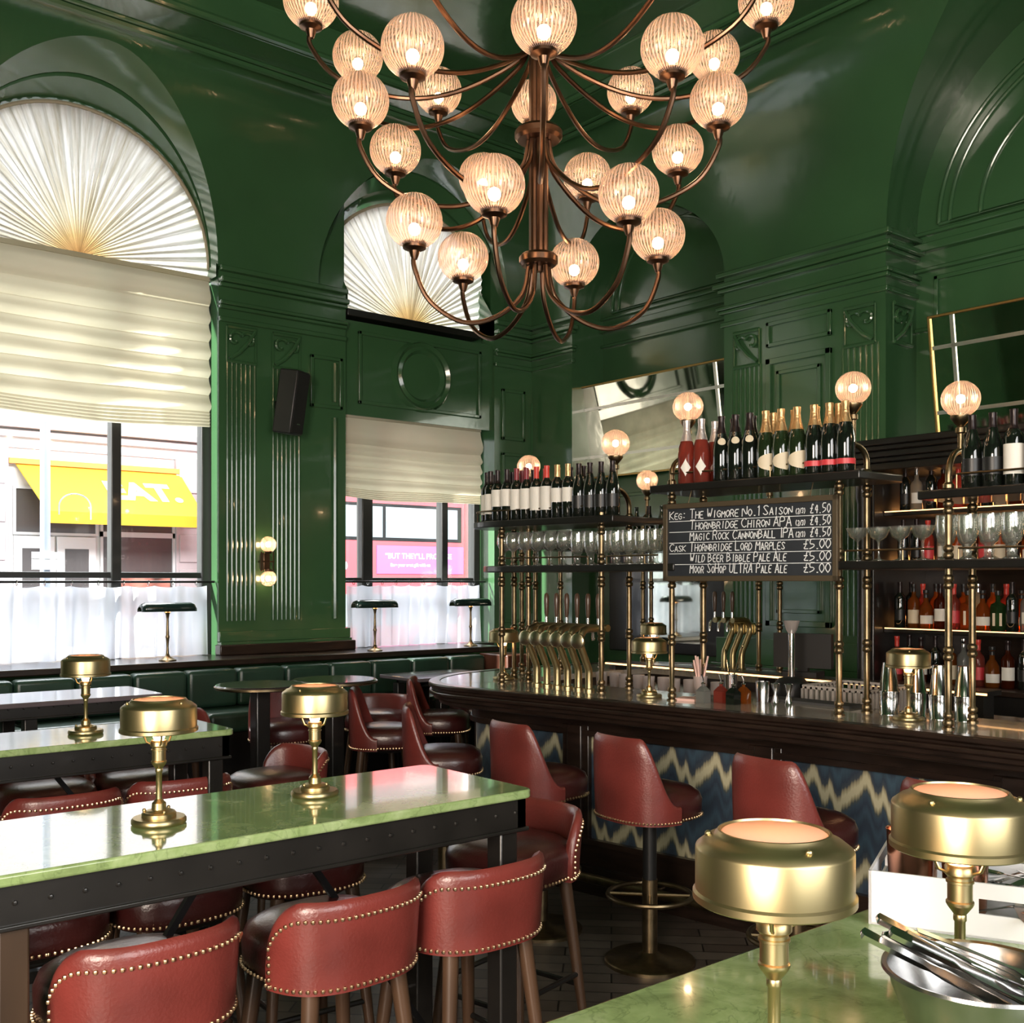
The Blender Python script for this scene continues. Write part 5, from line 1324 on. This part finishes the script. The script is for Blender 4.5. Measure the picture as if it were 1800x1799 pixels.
simple('bar_spoon_tin', 'steel tin with long bar spoons standing behind the pourers', 'tin', (4.56, 3.66, 1.08), [('tin', M().lathe([(.034, 0), (.038, .11), (.036, .11), (.032, .006), (.0001, .006)], 24), STEELB), ('spoon', M().tube([(0, .01, .02), (-.03, -.10, .26)], .004, 6).ball((-.031, -.104, .268), .009, 8, 6), BRASS), ('whisk', M().tube([(.01, 0, .02), (.03, .06, .24)], .004, 6), STEEL)])
ib = simple('juicer', 'black-based juicer with a steel column on the back counter', 'juicer', (4.99, 3.58, 1.0), [('base', M().lathe([(.09, 0), (.095, .01), (.095, .12), (.07, .15), (.03, .16)], 28), BLACKP), ('column', M().tube([(0, 0, .15), (0, 0, .42)], .018, 14), STEEL), ('head', M().lathe([(.018, .40), (.03, .42), (.045, .47), (.044, .47), (.028, .422), (.0001, .41)], 24), DRINK)])
rk = thing('glass_rack', 'grey plastic rack full of upturned glasses on the back counter', 'rack', (5.03, 3.20, 1.0))
m = M(); m.box(-.20, .20, -.20, .20, 0, .02)
for i in range(12):
    for s in (-.2, .2): m.box(-.2+.4*i/12, -.2+.4*i/12+.012, s-.006, s+.006, .02, .13).box(s-.006, s+.006, -.2+.4*i/12, -.2+.4*i/12+.012, .02, .13)
m.box(-.206, .206, -.206, -.194, .12, .14).box(-.206, .206, .194, .206, .12, .14).box(-.206, -.194, -.206, .206, .12, .14).box(.194, .206, -.206, .206, .12, .14)
m.build('crate', pm('clear_plastic', (.42,.38,.34), .3), rk)
simple('till', 'dark till screen standing at the back counter before the green panel', 'till', (5.30, 3.72, 1.135), [('base', M().box(-.08, .08, -.10, .10, 0, .03), BLACKP), ('screen', M().box(-.03, .02, -.17, .17, .05, .25), BLACKP), ('neck', M().box(-.02, .02, -.03, .03, .02, .08), BLACKP)], .3)
simple('menu_card', 'beige card standing at the right end of the bar', 'card', (4.62, 1.98, 1.08), [('card', M().add([(0, -.10, 0), (0, .10, 0), (.05, .08, .26), (.05, -.12, .26), (.004, -.10, 0), (.004, .10, 0), (.054, .08, .26), (.054, -.12, .26)], [(0, 3, 2, 1), (4, 5, 6, 7), (0, 1, 5, 4), (1, 2, 6, 5), (2, 3, 7, 6), (3, 0, 4, 7)]), CREAM)])

# ------------------------------------------------------------------ right foreground: cutlery box and steel bowl
bx = thing('cutlery_box', 'white cardboard box of cutlery with hand holes on the right marble table', 'box', (1.705, 1.06, 1.08), radians(-66))
Lx, Ly, Hh, th = .42, .36, .095, .005       # local x runs along the face towards the lens, y away behind it
def wall_hole(m, p0, p1, hole):
    """upright side from p0 to p1 with a rounded slot"""
    p0 = Vector(p0); p1 = Vector(p1); L_ = (p1-p0).length; t = (p1-p0)/L_; n_ = Vector((-t.y, t.x))*th
    def blk(a, b, z0, z1):
        q = [p0+t*a, p0+t*b, p0+t*b+n_, p0+t*a+n_]; m.prism([(v.x, v.y) for v in q], z0, z1)
    if hole:
        c, w, z0, z1 = hole; blk(0, c-w, 0, Hh); blk(c+w, L_, 0, Hh); blk(c-w, c+w, 0, z0); blk(c-w, c+w, z1, Hh)
    else: blk(0, L_, 0, Hh)
m = M(); m.box(0, Lx, 0, Ly, 0, .004)
wall_hole(m, (0, 0), (Lx, 0), (.235, .055, .042, .068)); wall_hole(m, (Lx, 0), (Lx, Ly), (Ly/2, .05, .05, .075)); wall_hole(m, (Lx, Ly), (0, Ly), (Lx/2, .05, .05, .075)); wall_hole(m, (0, Ly), (0, 0), (Ly/2, .045, .05, .075))
m.build('carton', WHITE, bx)
tf = Matrix.Translation((1.705, 1.06, 1.08)) @ Matrix.Rotation(radians(-66), 4, 'Z')
def inbox(x, y, z): return tuple(tf @ Vector((x, y, z)))
cup_p = [(.034, 0), (.037, .004), (.042, .145), (.044, .15), (.042, .1505), (.0405, .148), (.035, .006), (.0001, .006)]
for i, (x, y) in enumerate(((.06, .10), (.06, .19), (.15, .14))):
    simple('copper_cup', 'polished copper cup in the white box, %s one' % ['front', 'rear', 'inner'][i], 'cup', inbox(x, y, .004), [('cup', M().lathe(cup_p, 28), COPPER)])
def fork():
    m = M(); k = [(-.10, .0045, 0), (-.02, .003, .003), (.03, .003, .004), (.055, .011, .002)]
    m.loft([[(x, -w, z), (x, w, z), (x, w, z+.0015), (x, -w, z+.0015)] for x, w, z in k])
    for i in range(4): y = -.009+.006*i; m.tube([(.053, y, .0028), (.075, y, .0035), (.098, y, .007)], [.0017, .0015, .0008], 6)
    return m
def knife():
    m = M(); k = [(-.115, .003, .002), (-.112, .0075, .004), (-.03, .0055, .0035), (-.02, .006, .0015), (.0, .0095, .0009), (.07, .0095, .0008), (.10, .006, .0007), (.112, .001, .0006)]
    m.loft([[(x, -w, -t), (x, w, -t), (x, w, t), (x, -w, t)] for x, w, t in k]); return m
def spoon():
    m = M(); k = [(-.10, .0045, 0), (-.02, .003, .003), (.03, .003, .003)]
    m.loft([[(x, -w, z), (x, w, z), (x, w, z+.0015), (x, -w, z+.0015)] for x, w, z in k])
    m.lathe([(.0001, -.006), (.010, -.004), (.017, .002), (.0175, .003), (.015, .003), (.009, -.002), (.0001, -.004)], 18, (0, 0, 0)) if False else None
    m.grid(lambda u, v: (.028+.06*u, (v*2-1)*.017*sqrt(max(0, 1-(2*u-1)**2))*(1.1-.25*u), .003-.007*(1-(v*2-1)**2)*sin(pi*u)), 12, 8); return m
kinds = {'fork': fork, 'knife': knife, 'spoon': spoon}; proto_c = {}
def cutlery(kind, loc, rot, label, group):
    if kind not in proto_c: o = kinds[kind]().build(kind, STEEL, None, ang=50); proto_c[kind] = o
    else: o = proto_c[kind].copy(); COL.objects.link(o)
    o.location = loc; o.rotation_euler = rot; tag(o, label, 'cutlery', group); return o
rn = random.Random(11)
for i in range(20):
    k = ('fork', 'knife', 'fork', 'spoon')[i % 4]; x, y = .20+.045*(i % 5)*.95, .07+.065*(i//5)
    p = inbox(x, y, .03+.010*(i % 3)+.008*(i//10)); 
    cutlery(k, p, (rn.uniform(-.2, .2), rn.uniform(-.22, .12), rn.uniform(0, 6.28)), 'loose steel %s heaped in the white cutlery box' % k, 'loose steel %ss in the white box' % k)
BWX, BWY = 1.325, .668
bo = thing('steel_bowl', 'round steel bowl of knives at the lower right corner', 'bowl', (BWX, BWY, 1.08))
M().lathe([(.062, 0), (.066, .002), (.085, .035), (.105, .080), (.110, .098), (.116, .1005), (.1175, .099), (.1165, .103), (.110, .1015), (.1065, .095), (.102, .080), (.082, .036), (.063, .004), (.0001, .003)], 56).xf(Matrix.Diagonal((1, 1, 1.13, 1))).build('bowl', STEELB, bo)
# a bundle of knives and forks leaning in the bowl, handles over the rim
A = Vector((BWX-.080, BWY+.072, 1.236)); tip = Vector((BWX+.07, BWY-.055, 1.143))
for i in range(9):
    k = 'knife' if i in (0, 2, 4, 6, 8) else ('fork' if i % 3 else 'spoon')
    off = Vector((.018*(i % 3)-.02, -.020*(i//3)-.012*(i % 2)+.022, .006*(i % 4)))
    d = (tip-A).normalized(); d = Vector((d.x+rn.uniform(-.12, .12), d.y+rn.uniform(-.12, .12), d.z)).normalized()
    c = A+d*.105+off
    cutlery(k, c, (rn.uniform(-.5, .5), -math.asin(d.z), atan2(d.y, d.x)), 'steel %s lying across the steel bowl, %s of the bundle' % (k, ORD[i]), 'cutlery in the steel bowl')
